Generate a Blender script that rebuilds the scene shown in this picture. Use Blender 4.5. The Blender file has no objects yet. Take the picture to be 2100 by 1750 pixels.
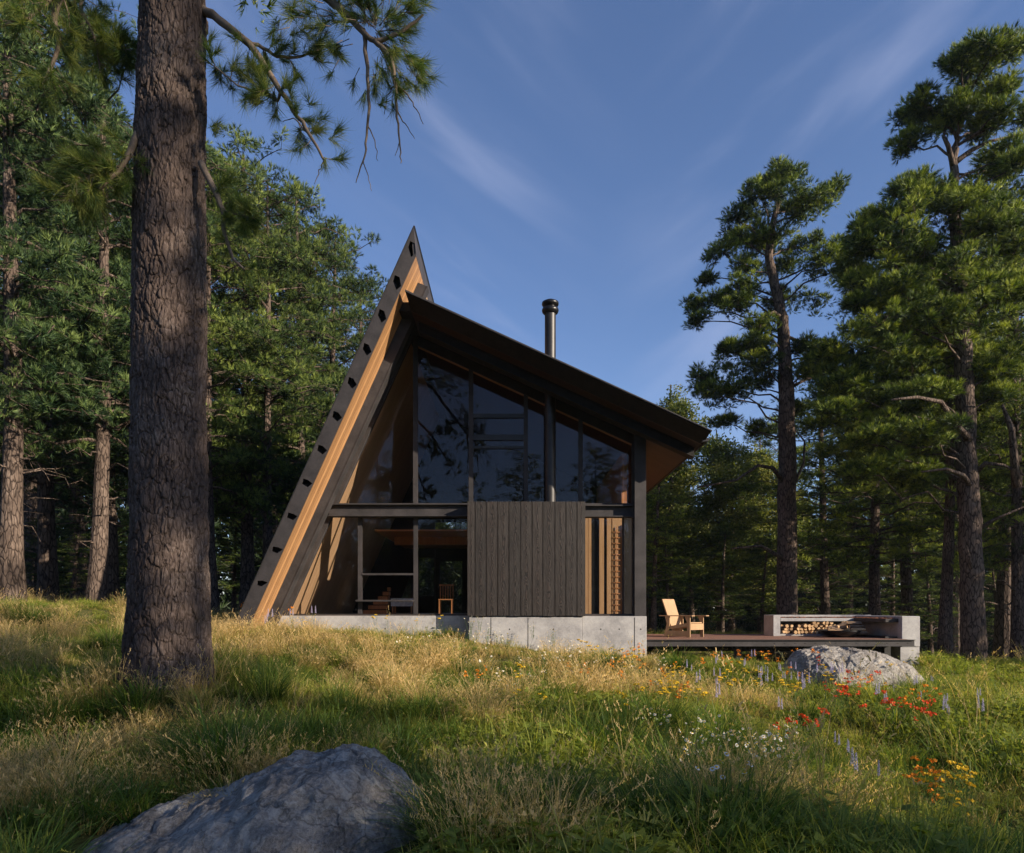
import bpy, bmesh, math, random
import numpy as np
from mathutils import Vector, Matrix, Euler

R = math.radians
HAZE = 0.00025
# ------------------------------------------------------------------ camera, world, sun, exposure
scene = bpy.context.scene
C = scene.collection
F = 1400.0; CX = 1050.0; HY = 1250.0; CAMZ = 1.6          # picture measured 2100 px wide, horizon row 1250
cam_d = bpy.data.cameras.new('camera'); cam = bpy.data.objects.new('camera', cam_d); C.objects.link(cam)
cam.location = (0, 0, CAMZ); cam.rotation_euler = (R(90), 0, 0)
cam_d.sensor_width = 36; cam_d.lens = 24; cam_d.shift_y = (HY - 875) / 2100.0
cam_d.clip_start = 0.1; cam_d.clip_end = 2000
scene.camera = cam

SUN = Vector((1.85, -1.0, 0.77)).normalized()               # towards the sun
sun_el = math.asin(SUN.z); sun_az = math.atan2(SUN.x, SUN.y)
w = bpy.data.worlds.new('World'); scene.world = w; w.use_nodes = True
nt = w.node_tree; nt.nodes.clear(); N = nt.nodes.new; Lk = nt.links.new
out = N('ShaderNodeOutputWorld'); bg = N('ShaderNodeBackground'); sky = N('ShaderNodeTexSky')
sky.sky_type = 'NISHITA'; sky.sun_disc = False; sky.sun_elevation = sun_el; sky.sun_rotation = sun_az
sky.altitude = 400; sky.air_density = 1.0; sky.dust_density = 0.35; sky.ozone_density = 3.0
bg.inputs['Strength'].default_value = 0.085
tc = N('ShaderNodeTexCoord')
sep = N('ShaderNodeSeparateXYZ'); Lk(tc.outputs['Generated'], sep.inputs[0])
def cloud_layer(rot, scl, loc, lo, hi, detail=6, x0=0.0, x1=0.2, zlo=0.1, zhi=0.3):
    mp = N('ShaderNodeMapping'); Lk(tc.outputs['Generated'], mp.inputs[0]); mp.vector_type = 'POINT'
    mp.inputs['Rotation'].default_value = (0, R(rot), 0)
    m2 = N('ShaderNodeMapping'); Lk(mp.outputs[0], m2.inputs[0]); m2.inputs['Scale'].default_value = scl; m2.inputs['Location'].default_value = loc
    nz = N('ShaderNodeTexNoise'); nz.inputs['Scale'].default_value = 1.0; nz.inputs['Detail'].default_value = detail
    nz.inputs['Roughness'].default_value = 0.5; nz.inputs['Distortion'].default_value = 0.35
    Lk(m2.outputs[0], nz.inputs['Vector'])
    mr = N('ShaderNodeMapRange'); mr.interpolation_type = 'SMOOTHSTEP'
    mr.inputs['From Min'].default_value = lo; mr.inputs['From Max'].default_value = hi
    Lk(nz.outputs['Fac'], mr.inputs['Value'])
    xm = N('ShaderNodeMapRange'); xm.interpolation_type = 'SMOOTHSTEP'; xm.inputs['From Min'].default_value = x0; xm.inputs['From Max'].default_value = x1; Lk(sep.outputs[0], xm.inputs['Value'])
    q = N('ShaderNodeMath'); q.operation = 'MULTIPLY'; Lk(mr.outputs[0], q.inputs[0]); Lk(xm.outputs[0], q.inputs[1]); return q.outputs[0]
c1 = cloud_layer(-30, (2.2, 1.8, 12.0), (2.3, 1.0, 4.1), 0.46, 0.78, 5, 0.16, -0.10)
c2 = cloud_layer(32, (2.8, 2.5, 9.0), (1.4, 0.4, 3.3), 0.47, 0.74, 5, 0.10, 0.30)
c3 = cloud_layer(-28, (5, 4, 30.0), (0.3, 1.0, 0.1), 0.35, 0.8, 4, 0.3, -0.2)
m3 = N('ShaderNodeMath'); m3.operation = 'ADD'; Lk(c1, m3.inputs[0]); Lk(c2, m3.inputs[1])
m2_ = N('ShaderNodeMath'); m2_.operation = 'MULTIPLY_ADD'; Lk(c3, m2_.inputs[0]); m2_.inputs[1].default_value = 0.12; Lk(m3.outputs[0], m2_.inputs[2])
m4 = N('ShaderNodeMath'); m4.operation = 'MULTIPLY'; m4.use_clamp = True; Lk(m2_.outputs[0], m4.inputs[0]); m4.inputs[1].default_value = 0.24
mx = N('ShaderNodeMixRGB'); mx.inputs[2].default_value = (4.4, 4.7, 6.2, 1)
tn_ = N('ShaderNodeMixRGB'); tn_.blend_type = 'MULTIPLY'; tn_.inputs[0].default_value = 1; tn_.inputs[2].default_value = (0.98, 0.97, 1.10, 1); Lk(sky.outputs[0], tn_.inputs[1])
Lk(m4.outputs[0], mx.inputs[0]); Lk(tn_.outputs[0], mx.inputs[1]); Lk(mx.outputs[0], bg.inputs['Color'])
Lk(bg.outputs[0], out.inputs[0])

sl = bpy.data.lights.new('sun', 'SUN'); sl.energy = 5.0; sl.angle = R(0.5); sl.color = (1.0, 0.86, 0.68)
so = bpy.data.objects.new('sun', sl); C.objects.link(so); so.rotation_euler = SUN.to_track_quat('Z', 'Y').to_euler()
so.location = SUN * 60
scene.view_settings.view_transform = 'Standard'; scene.view_settings.look = 'None'
scene.view_settings.exposure = 0.93; scene.view_settings.gamma = 1.0
scene.render.engine = 'CYCLES'
scene.cycles.max_bounces = 8; scene.cycles.transparent_max_bounces = 16
scene.cycles.use_adaptive_sampling = True

# ------------------------------------------------------------------ helpers
def wx(px, d): return (px - CX) / F * d
def wz(py, d): return CAMZ + (HY - py) / F * d
def W(px, py, d): return Vector((wx(px, d), d, wz(py, d)))

def hash3(ix, iy, iz, seed):
    h = (ix * 374761393 + iy * 668265263 + iz * 1274126177 + seed * 974711) & 0xffffffff
    h = ((h ^ (h >> 13)) * 1274126177) & 0xffffffff
    return ((h ^ (h >> 16)) & 0xffff) / 65535.0
def vnoise(p, seed=0):
    p = np.asarray(p, float); i = np.floor(p).astype(np.int64); f = p - i; f = f * f * (3 - 2 * f)
    r = 0
    for a in (0, 1):
        for b in (0, 1):
            for c in (0, 1):
                wgt = (f[:, 0] if a else 1 - f[:, 0]) * (f[:, 1] if b else 1 - f[:, 1]) * (f[:, 2] if c else 1 - f[:, 2])
                r = r + wgt * hash3(i[:, 0] + a, i[:, 1] + b, i[:, 2] + c, seed)
    return r
def fbm(p, octaves=4, seed=0):
    s = 0; a = 0.5; q = np.asarray(p, float).copy()
    for o in range(octaves):
        s = s + a * (vnoise(q, seed + o) - 0.5) * 2; a *= 0.5; q = q * 2.03 + 11.3
    return s

def tag(o, label=None, cat=None, group=None, kind=None):
    if label: o['label'] = label
    if cat: o['category'] = cat
    if group: o['group'] = group
    if kind: o['kind'] = kind
    return o
def empty(name, loc, rz=0):
    o = bpy.data.objects.new(name, None); o.empty_display_size = 0.2; C.objects.link(o)
    o.location = loc; o.rotation_euler = (0, 0, rz); return o
def link(name, me, mat, parent=None, smooth=False):
    o = bpy.data.objects.new(name, me); C.objects.link(o)
    if mat is not None:
        me.materials.clear(); me.materials.append(mat)
    if smooth: me.polygons.foreach_set('use_smooth', [True] * len(me.polygons))
    if parent is not None:
        o.parent = parent                 # all parts are built in their parent's own frame
    return o
def np_mesh(name, V, Fc, k, attrs=None, smooth=False):
    """V (n,3), Fc (m,k) index array"""
    me = bpy.data.meshes.new(name); V = np.ascontiguousarray(V, np.float32); Fc = np.ascontiguousarray(Fc, np.int32)
    me.vertices.add(len(V)); me.vertices.foreach_set('co', V.ravel())
    me.loops.add(Fc.size); me.loops.foreach_set('vertex_index', Fc.ravel())
    me.polygons.add(len(Fc)); me.polygons.foreach_set('loop_start', np.arange(0, Fc.size, k, dtype=np.int32))
    me.polygons.foreach_set('loop_total', np.full(len(Fc), k, np.int32))
    me.polygons.foreach_set('use_smooth', np.full(len(Fc), bool(smooth)))
    for an, av in (attrs or {}).items():
        a = me.attributes.new(an, 'FLOAT', 'POINT'); a.data.foreach_set('value', np.ascontiguousarray(av, np.float32))
    me.update(calc_edges=True); return me

class MB:
    """small mesh collector"""
    def __init__(s): s.v = []; s.f = []
    def add(s, vs, fs):
        b = len(s.v); s.v += [tuple(v) for v in vs]; s.f += [tuple(i + b for i in f) for f in fs]; return s
    def box(s, x0, x1, y0, y1, z0, z1, bev=0.0, rot=None, piv=None):
        vs = [Vector((x, y, z)) for x in (x0, x1) for y in (y0, y1) for z in (z0, z1)]
        if rot is not None:
            m = Euler(rot).to_matrix(); p = Vector(piv) if piv else Vector(((x0+x1)/2, (y0+y1)/2, (z0+z1)/2))
            vs = [m @ (v - p) + p for v in vs]
        return s.add(vs, [(0,1,3,2),(4,6,7,5),(0,4,5,1),(2,3,7,6),(0,2,6,4),(1,5,7,3)])
    def prism(s, poly, y0, y1):
        """poly of (x, z), extruded along y"""
        n = len(poly); a = sum(poly[i][0]*poly[(i+1)%n][1]-poly[(i+1)%n][0]*poly[i][1] for i in range(n))
        if a < 0: poly = poly[::-1]
        vs = [(x, y0, z) for x, z in poly] + [(x, y1, z) for x, z in poly]
        fs = [tuple(range(n)), tuple(range(2*n-1, n-1, -1))]
        fs += [(i, i+n, (i+1) % n + n, (i+1) % n) for i in range(n)]
        return s.add(vs, fs)
    def tube(s, pts, rad, sides=8, cap=True):
        pts = [Vector(p) for p in pts]; n = len(pts); b = len(s.v); up = None
        for i, p in enumerate(pts):
            t = (pts[min(i+1, n-1)] - pts[max(i-1, 0)]).normalized()
            if up is None: up = t.orthogonal().normalized()
            up = (up - t * up.dot(t)).normalized(); r = t.cross(up); q = rad[i] if hasattr(rad, '__len__') else rad
            for k in range(sides):
                a = 2*math.pi*k/sides; s.v.append(tuple(p + (up*math.cos(a) + r*math.sin(a))*q))
        for i in range(n-1):
            for k in range(sides):
                k2 = (k+1) % sides; s.f.append((b+i*sides+k, b+i*sides+k2, b+(i+1)*sides+k2, b+(i+1)*sides+k))
        if cap:
            s.f.append(tuple(b+k for k in range(sides))[::-1]); s.f.append(tuple(b+(n-1)*sides+k for k in range(sides)))
        return s
    def lathe(s, prof, c=(0,0,0), sides=32):
        b = len(s.v)
        for r, z in prof:
            for k in range(sides):
                a = 2*math.pi*k/sides; s.v.append((c[0]+r*math.cos(a), c[1]+r*math.sin(a), c[2]+z))
        for i in range(len(prof)-1):
            for k in range(sides):
                k2 = (k+1) % sides; s.f.append((b+i*sides+k, b+i*sides+k2, b+(i+1)*sides+k2, b+(i+1)*sides+k))
        return s
    def mesh(s, name):
        me = bpy.data.meshes.new(name); me.from_pydata(s.v, [], s.f); me.update(); return me
    def build(s, name, mat, parent=None, smooth=False, bevel=0.0, origin=(0,0,0)):
        me = s.mesh(name)
        if origin != (0,0,0): me.transform(Matrix.Translation(-Vector(origin)))
        if bevel:
            bm = bmesh.new(); bm.from_mesh(me); bmesh.ops.remove_doubles(bm, verts=bm.verts, dist=1e-5)
            es = [e for e in bm.edges if len(e.link_faces) == 2 and e.calc_face_angle(0) > 0.6]
            bmesh.ops.bevel(bm, geom=es, offset=bevel, segments=1, affect='EDGES', clamp_overlap=True)
            bm.to_mesh(me); bm.free()
        o = link(name, me, mat, parent, smooth)
        if origin != (0,0,0): o.location = origin
        return o

def plate_with_holes(outer, holes, y0, y1, name):
    cu = bpy.data.curves.new('tmp', 'CURVE'); cu.dimensions = '2D'; cu.fill_mode = 'BOTH'; cu.extrude = (y1-y0)/2
    for poly in [outer] + holes:
        sp = cu.splines.new('POLY'); sp.points.add(len(poly)-1); sp.use_cyclic_u = True
        for p, (x, z) in zip(sp.points, poly): p.co = (x, z, 0, 1)
    ob = bpy.data.objects.new('tmp', cu); C.objects.link(ob)
    bpy.context.view_layer.update()
    me = bpy.data.meshes.new_from_object(ob.evaluated_get(bpy.context.evaluated_depsgraph_get()))
    bpy.data.objects.remove(ob); bpy.data.curves.remove(cu)
    me.transform(Matrix.Translation((0, (y0+y1)/2, 0)) @ Matrix.Rotation(R(90), 4, 'X')); me.name = name
    return me

# ------------------------------------------------------------------ materials
class NT:
    def __init__(s, name):
        s.m = bpy.data.materials.new(name); s.m.use_nodes = True; s.t = s.m.node_tree; s.t.nodes.clear()
        s.out = s.t.nodes.new('ShaderNodeOutputMaterial')
    def n(s, typ, ins=None, **kw):
        nd = s.t.nodes.new('ShaderNode' + typ)
        for k, v in kw.items(): setattr(nd, k, v)
        for k, v in (ins or {}).items():
            if isinstance(v, bpy.types.NodeSocket): s.t.links.new(v, nd.inputs[k])
            else: nd.inputs[k].default_value = v
        return nd
    def coord(s, kind='Object', scale=(1,1,1), rot=(0,0,0), loc=(0,0,0)):
        c = s.n('TexCoord').outputs[kind]
        return s.n('Mapping', {'Vector': c, 'Scale': scale, 'Rotation': rot, 'Location': loc}).outputs[0]
    def noise(s, vec, scale, detail=4, rough=0.6, dist=0.0):
        return s.n('TexNoise', {'Vector': vec, 'Scale': scale, 'Detail': detail, 'Roughness': rough, 'Distortion': dist}).outputs['Fac']
    def ramp(s, fac, stops):
        r = s.n('ValToRGB', {'Fac': fac}); e = r.color_ramp.elements
        while len(e) < len(stops): e.new(0.5)
        for k, (p, c) in enumerate(stops): e[k].position = p; e[k].color = (*c, 1) if len(c) == 3 else c
        return r.outputs[0]
    def math(s, op, a, b=0.0, c=0.0):
        nd = s.n('Math', operation=op)
        for i, v in enumerate((a, b, c)):
            if isinstance(v, bpy.types.NodeSocket): s.t.links.new(v, nd.inputs[i])
            else: nd.inputs[i].default_value = v
        return nd.outputs[0]
    def mix(s, fac, a, b, mode='MIX'):
        nd = s.n('MixRGB', blend_type=mode)
        for i, v in enumerate((fac, a, b)):
            if isinstance(v, bpy.types.NodeSocket): s.t.links.new(v, nd.inputs[i])
            else: nd.inputs[i].default_value = v if i == 0 else ((*v, 1) if len(v) == 3 else v)
        return nd.outputs[0]
    def attr(s, name, typ='GEOMETRY'):
        return s.n('Attribute', attribute_name=name, attribute_type=typ).outputs['Fac']
    def bump(s, h, dist=0.01, strength=0.6):
        return s.n('Bump', {'Height': h, 'Distance': dist, 'Strength': strength}).outputs[0]
    def bsdf(s, col, rough=0.7, normal=None, metal=0.0, spec=0.4, **kw):
        ins = {'Base Color': col if isinstance(col, bpy.types.NodeSocket) else (*col, 1), 'Roughness': rough, 'Metallic': metal, 'Specular IOR Level': spec}
        if normal is not None: ins['Normal'] = normal
        ins.update(kw); b = s.n('BsdfPrincipled', ins); s.t.links.new(b.outputs[0], s.out.inputs[0]); return b
    def surf(s, sh): s.t.links.new(sh, s.out.inputs[0]); return s.m

def mat_mottled(name, c1, c2, scale=3, rough=0.7, metal=0.0, bump=0.004, spec=0.4, detail=6, c3=None):
    t = NT(name); v = t.coord(); n1 = t.noise(v, scale, detail, 0.65); n2 = t.noise(v, scale*14, 4, 0.6)
    f = t.math('ADD', t.math('MULTIPLY', n1, 0.7), t.math('MULTIPLY', n2, 0.3))
    st = [(0.36, c1), (0.64, c2)]
    if c3: st.append((0.74, c3))
    t.bsdf(t.ramp(f, st), rough, t.bump(t.math('ADD', n2, n1), bump, 0.7), metal, spec); return t.m

def mat_wood(name, base, dark, along, board, bump=0.003, rough=0.6, var=0.35, gap=0.02, across=0, stretch=18):
    """boards: 'along' rotation aligns the texture z with the grain; board = width; across axis index of the mapped space"""
    t = NT(name); v = t.coord('Object', rot=along); sp = t.n('SeparateXYZ', {0: v})
    u = t.math('DIVIDE', sp.outputs[across], board); idx = t.math('FLOOR', u); fr = t.math('FRACT', u)
    wn = t.n('TexWhiteNoise', {'W': idx}, noise_dimensions='1D').outputs['Value']
    off = t.n('CombineXYZ', {0: t.math('MULTIPLY', wn, 7.0), 1: t.math('MULTIPLY', wn, 3.0), 2: t.math('MULTIPLY', wn, 29.0)}).outputs[0]
    vv = t.n('VectorMath', {0: v, 1: off}, operation='ADD').outputs[0]
    vs = t.n('Mapping', {'Vector': vv, 'Scale': (stretch, stretch, 0.9)}).outputs[0]
    g = t.noise(vs, 1.3, 6, 0.65, 0.6); g2 = t.noise(vs, 6, 3, 0.6)
    gg = t.math('ADD', t.math('MULTIPLY', g, 0.65), t.math('MULTIPLY', g2, 0.35))
    col = t.ramp(gg, [(0.3, dark), (0.62, base)])
    col = t.mix(1.0, col, t.ramp(wn, [(0, (1-var,)*3), (1, (1.0,)*3)]), 'MULTIPLY')
    e = t.math('MINIMUM', fr, t.math('SUBTRACT', 1.0, fr)); edge = t.math('LESS_THAN', e, gap)
    col = t.mix(edge, col, tuple(c*0.25 for c in dark))
    h = t.math('SUBTRACT', gg, t.math('MULTIPLY', edge, 2.0))
    t.bsdf(col, rough, t.bump(h, bump, 0.6), 0, 0.3); return t.m

def mat_foliage(name, dark, mid, light, trans=0.35, rough=0.55):
    t = NT(name); a = t.attr('tint'); oi = t.n('ObjectInfo').outputs['Random']
    f = t.math('ADD', a, t.math('MULTIPLY', t.math('SUBTRACT', oi, 0.5), 0.25))
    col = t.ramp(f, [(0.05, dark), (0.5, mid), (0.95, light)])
    b = t.bsdf(col, rough, spec=0.25)
    tr = t.n('BsdfTranslucent', {'Color': t.mix(1.0, col, (1.25, 1.3, 0.6), 'MULTIPLY')}).outputs[0]
    return t.surf(t.n('MixShader', {0: trans, 1: b.outputs[0], 2: tr}).outputs[0])

M = {}
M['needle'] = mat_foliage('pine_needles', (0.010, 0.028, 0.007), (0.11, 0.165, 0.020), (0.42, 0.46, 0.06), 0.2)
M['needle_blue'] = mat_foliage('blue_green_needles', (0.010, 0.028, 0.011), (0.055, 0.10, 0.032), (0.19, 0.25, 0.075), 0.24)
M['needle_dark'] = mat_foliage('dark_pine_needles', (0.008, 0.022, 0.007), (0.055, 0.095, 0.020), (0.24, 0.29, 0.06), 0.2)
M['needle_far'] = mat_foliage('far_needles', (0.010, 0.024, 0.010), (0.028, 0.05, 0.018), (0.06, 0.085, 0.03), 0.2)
M['needle_long'] = mat_foliage('long_needles', (0.025, 0.055, 0.018), (0.08, 0.13, 0.03), (0.26, 0.27, 0.07), 0.4)
M['leaf'] = mat_foliage('tree_leaves', (0.06, 0.09, 0.02), (0.13, 0.15, 0.035), (0.25, 0.24, 0.06), 0.4)

def mat_bark(name, c1, c2, c3, scale=1.0, use_attr=False):
    t = NT(name); v = t.coord('Object', scale=(9*scale, 9*scale, 2.6*scale))
    nz = t.n('TexNoise', {'Vector': v, 'Scale': 0.8, 'Detail': 3}).outputs['Color']
    vv = t.n('VectorMath', {0: v, 1: nz}, operation='ADD').outputs[0]
    vo = t.n('TexVoronoi', {'Vector': vv, 'Scale': 1.3}, feature='DISTANCE_TO_EDGE').outputs['Distance']
    n1 = t.noise(t.coord('Object'), 1.6, 5, 0.6); n2 = t.noise(v, 3.0, 6, 0.7)
    col = t.ramp(t.math('ADD', t.math('MULTIPLY', n1, 0.5), t.math('MULTIPLY', n2, 0.5)), [(0.32, c1), (0.52, c2), (0.68, c3)])
    cr = t.n('MapRange', {'Value': vo, 'From Min': 0.0, 'From Max': 0.13}).outputs[0]
    if use_attr: cr = t.math('MULTIPLY_ADD', cr, 0.45, t.math('MULTIPLY', t.n('MapRange', {'Value': t.attr('crack'), 'From Min': 0.0, 'From Max': 0.55}).outputs[0], 0.55))
    col = t.mix(cr, tuple(c*0.35 for c in c1), col)
    h = t.math('ADD', t.math('MINIMUM', t.math('MULTIPLY', vo, 3.5), 0.6), t.math('MULTIPLY', n2, 0.35))
    t.bsdf(col, 0.9, t.bump(h, 0.02, 0.9), 0, 0.15); return t.m
M['bark_hero'] = mat_bark('thick_plated_bark', (0.045, 0.031, 0.026), (0.105, 0.078, 0.066), (0.23, 0.185, 0.16), 1.5, True)
M['bark'] = mat_bark('pine_bark', (0.05, 0.036, 0.03), (0.12, 0.088, 0.07), (0.24, 0.185, 0.15), 0.9)
M['twig'] = mat_mottled('twig_bark', (0.10, 0.075, 0.055), (0.22, 0.17, 0.13), 6, 0.9, 0, 0.003, 0.2)

M['steel'] = mat_mottled('weathered_steel', (0.022, 0.020, 0.021), (0.052, 0.046, 0.047), 2.2, 0.65, 0.1, 0.002, 0.35, c3=(0.085, 0.074, 0.071))
M['steel_dark'] = mat_mottled('dark_steel', (0.016, 0.015, 0.015), (0.036, 0.033, 0.033), 3, 0.45, 0.3, 0.0015, 0.5)
M['char'] = mat_mottled('charred_fascia', (0.007, 0.0065, 0.0065), (0.020, 0.017, 0.016), 5, 0.75, 0, 0.01, 0.25)
def mat_concrete():
    t = NT('board_formed_concrete'); v = t.coord(); n1 = t.noise(v, 1.4, 6, 0.65); n2 = t.noise(v, 22, 5, 0.7); n3 = t.noise(v, 5, 4, 0.6, 1.2)
    f = t.math('ADD', t.math('MULTIPLY', n1, 0.55), t.math('ADD', t.math('MULTIPLY', n2, 0.2), t.math('MULTIPLY', n3, 0.25)))
    col = t.ramp(f, [(0.34, (0.19, 0.185, 0.19)), (0.5, (0.33, 0.32, 0.32)), (0.66, (0.45, 0.435, 0.42))])
    vo = t.n('TexVoronoi', {'Vector': v, 'Scale': 26}).outputs['Distance']; pit = t.math('LESS_THAN', vo, 0.13)
    pit = t.math('MULTIPLY', pit, t.math('GREATER_THAN', n3, 0.5))
    col = t.mix(pit, col, (0.12, 0.12, 0.12))
    t.bsdf(col, 0.85, t.bump(t.math('SUBTRACT', f, pit), 0.006, 0.6), 0, 0.3); return t.m
M['concrete'] = mat_concrete()
ROOF_ANG = math.atan(0.45)                                   # lean of the steep roof from the vertical
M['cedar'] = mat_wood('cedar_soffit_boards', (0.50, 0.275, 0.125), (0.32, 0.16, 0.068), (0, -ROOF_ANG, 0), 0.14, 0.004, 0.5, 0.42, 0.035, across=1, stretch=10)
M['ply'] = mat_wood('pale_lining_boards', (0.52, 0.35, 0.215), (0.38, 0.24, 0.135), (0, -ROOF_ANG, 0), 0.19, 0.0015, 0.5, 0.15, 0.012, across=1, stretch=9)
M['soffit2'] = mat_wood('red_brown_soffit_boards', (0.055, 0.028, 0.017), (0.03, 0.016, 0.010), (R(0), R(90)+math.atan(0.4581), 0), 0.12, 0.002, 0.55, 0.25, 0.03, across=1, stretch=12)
M['beamwood'] = mat_wood('warm_timber', (0.42, 0.20, 0.085), (0.25, 0.11, 0.045), (0, 0, 0), 5.0, 0.001, 0.5, 0.1, 0.0, across=0, stretch=14)
M['pale'] = mat_wood('pale_chair_wood', (0.42, 0.27, 0.15), (0.30, 0.18, 0.09), (0, 0, 0), 5.0, 0.001, 0.55, 0.1, 0.0, across=1, stretch=16)
def mat_clad():
    t = NT('blackened_wood_boards'); v = t.coord(); bid = t.attr('bid')
    off = t.n('CombineXYZ', {0: t.math('MULTIPLY', bid, 1.7), 1: t.math('MULTIPLY', bid, 5.1), 2: t.math('MULTIPLY', bid, 13.7)}).outputs[0]
    vv = t.n('VectorMath', {0: v, 1: off}, operation='ADD').outputs[0]
    lx = t.attr('lx')                                          # -1..1 across the board
    big = t.noise(t.n('Mapping', {'Vector': vv, 'Scale': (2.2, 2.2, 0.9)}).outputs[0], 1.4, 3, 0.55)
    # cathedral grain: nested arches along the middle of each board
    q = t.math('ADD', t.math('MULTIPLY', t.math('MULTIPLY', lx, lx), 0.9), t.math('MULTIPLY', t.math('FRACT', t.math('ADD', t.math('MULTIPLY', t.n('SeparateXYZ', {0: vv}).outputs[2], 0.55), 0)), 1.1))
    q = t.math('ADD', q, t.math('MULTIPLY', big, 1.2))
    ring = t.math('SINE', t.math('MULTIPLY', q, 62.0))
    fine = t.noise(t.n('Mapping', {'Vector': vv, 'Scale': (60, 60, 1.6)}).outputs[0], 1.5, 4, 0.6)
    g = t.math('ADD', t.math('MULTIPLY', t.math('MULTIPLY', ring, t.math('POWER', t.math('SUBTRACT', 1.05, t.math('ABSOLUTE', lx)), 0.7)), 0.20), fine)
    col = t.ramp(g, [(0.28, (0.003, 0.0022, 0.0019)), (0.54, (0.012, 0.0085, 0.0074)), (0.82, (0.040, 0.028, 0.023))])
    wn = t.n('TexWhiteNoise', {'W': bid}, noise_dimensions='1D').outputs['Value']
    col = t.mix(1.0, col, t.ramp(wn, [(0, (0.8, 0.8, 0.82)), (1, (1.15, 1.08, 1.05))]), 'MULTIPLY')
    t.bsdf(col, 0.6, t.bump(g, 0.008, 0.9), 0, 0.35); return t.m
M['clad'] = mat_clad()
def mat_glass():
    t = NT('window_glass'); fc = t.n('LayerWeight', {'Blend': 0.5}).outputs['Facing']
    f = t.math('MULTIPLY_ADD', t.math('POWER', fc, 5.0), 0.7, 0.032)
    gl = t.n('BsdfGlossy', {'Roughness': 0.0, 'Color': (0.60, 0.57, 0.61, 1)}).outputs[0]
    tr = t.n('BsdfTransparent', {'Color': (0.93, 0.92, 0.91, 1)}).outputs[0]
    return t.surf(t.n('MixShader', {0: f, 1: tr, 2: gl}).outputs[0])
M['glass'] = mat_glass()
M['bench_dark'] = mat_mottled('black_metal', (0.012, 0.012, 0.013), (0.03, 0.03, 0.032), 4, 0.35, 0.6, 0.001, 0.5)
M['floor'] = mat_mottled('dark_floor', (0.05, 0.04, 0.035), (0.09, 0.07, 0.06), 4, 0.4)
M['deck'] = mat_wood('red_brown_deck_boards', (0.27, 0.145, 0.10), (0.16, 0.08, 0.055), (0, R(90), 0), 0.14, 0.003, 0.65, 0.35, 0.03, across=1, stretch=14)
def mat_rock(name, c1, c2, c3, lichen):
    t = NT(name); v = t.coord(); n1 = t.noise(v, 1.8, 7, 0.68, 0.4); n2 = t.noise(v, 34, 5, 0.75); n3 = t.noise(v, 6.5, 5, 0.65, 0.9)
    f = t.math('ADD', t.math('MULTIPLY', n1, 0.5), t.math('MULTIPLY', n2, 0.5))
    col = t.ramp(f, [(0.36, c1), (0.5, c2), (0.62, c3)])
    lm = t.ramp(n3, [(0.52, (0, 0, 0)), (0.60, (1, 1, 1))]); col = t.mix(t.math('MULTIPLY', t.n('RGBToBW', {0: lm}).outputs[0], 0.65), col, lichen)
    ce = t.n('TexVoronoi', {'Vector': t.n('VectorMath', {0: v, 1: t.n('TexNoise', {'Vector': v, 'Scale': 2.0, 'Detail': 5}).outputs['Color']}, operation='ADD').outputs[0], 'Scale': 1.7}, feature='DISTANCE_TO_EDGE').outputs['Distance']
    ck = t.n('MapRange', {'Value': ce, 'From Min': 0.0, 'From Max': 0.022}).outputs[0]; col = t.mix(t.math('MULTIPLY_ADD', ck, 0.6, 0.4), tuple(q*0.4 for q in c1), col)
    n4 = t.noise(v, 2.6, 6, 0.7); mo = t.ramp(n4, [(0.60, (0, 0, 0)), (0.68, (1, 1, 1))])
    col = t.mix(t.math('MULTIPLY', t.n('RGBToBW', {0: mo}).outputs[0], 0.5), col, (0.10, 0.07, 0.035))
    t.bsdf(col, 0.92, t.bump(t.math('ADD', t.math('MULTIPLY', n3, 1.2), t.math('ADD', n1, t.math('MULTIPLY', n2, 1.5))), 0.05, 1.0), 0, 0.2); return t.m
M['rock'] = mat_rock('grey_granite', (0.15, 0.135, 0.12), (0.36, 0.33, 0.30), (0.60, 0.55, 0.49), (0.62, 0.60, 0.56))
M['rock2'] = mat_rock('pale_granite', (0.16, 0.14, 0.125), (0.34, 0.31, 0.28), (0.52, 0.49, 0.45), (0.58, 0.56, 0.52))
M['log'] = mat_mottled('split_wood', (0.42, 0.25, 0.12), (0.66, 0.45, 0.25), 7, 0.7, 0, 0.003, 0.2)
M['logbark'] = mat_mottled('log_bark', (0.12, 0.08, 0.055), (0.27, 0.19, 0.13), 9, 0.9, 0, 0.006, 0.2)
M['leaflitter'] = mat_mottled('fallen_leaves', (0.16, 0.05, 0.02), (0.34, 0.13, 0.05), 30, 0.8)
def mat_ground():
    t = NT('meadow_soil'); v = t.coord(); n1 = t.noise(v, 0.6, 5, 0.6); n2 = t.noise(v, 9, 6, 0.7)
    f = t.math('ADD', t.math('MULTIPLY', n1, 0.5), t.math('MULTIPLY', n2, 0.5))
    col = t.ramp(f, [(0.38, (0.035, 0.04, 0.012)), (0.5, (0.07, 0.075, 0.022)), (0.62, (0.14, 0.115, 0.05))])
    t.bsdf(col, 0.95, t.bump(n2, 0.05, 0.8), 0, 0.1); return t.m
M['ground'] = mat_ground()
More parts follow.
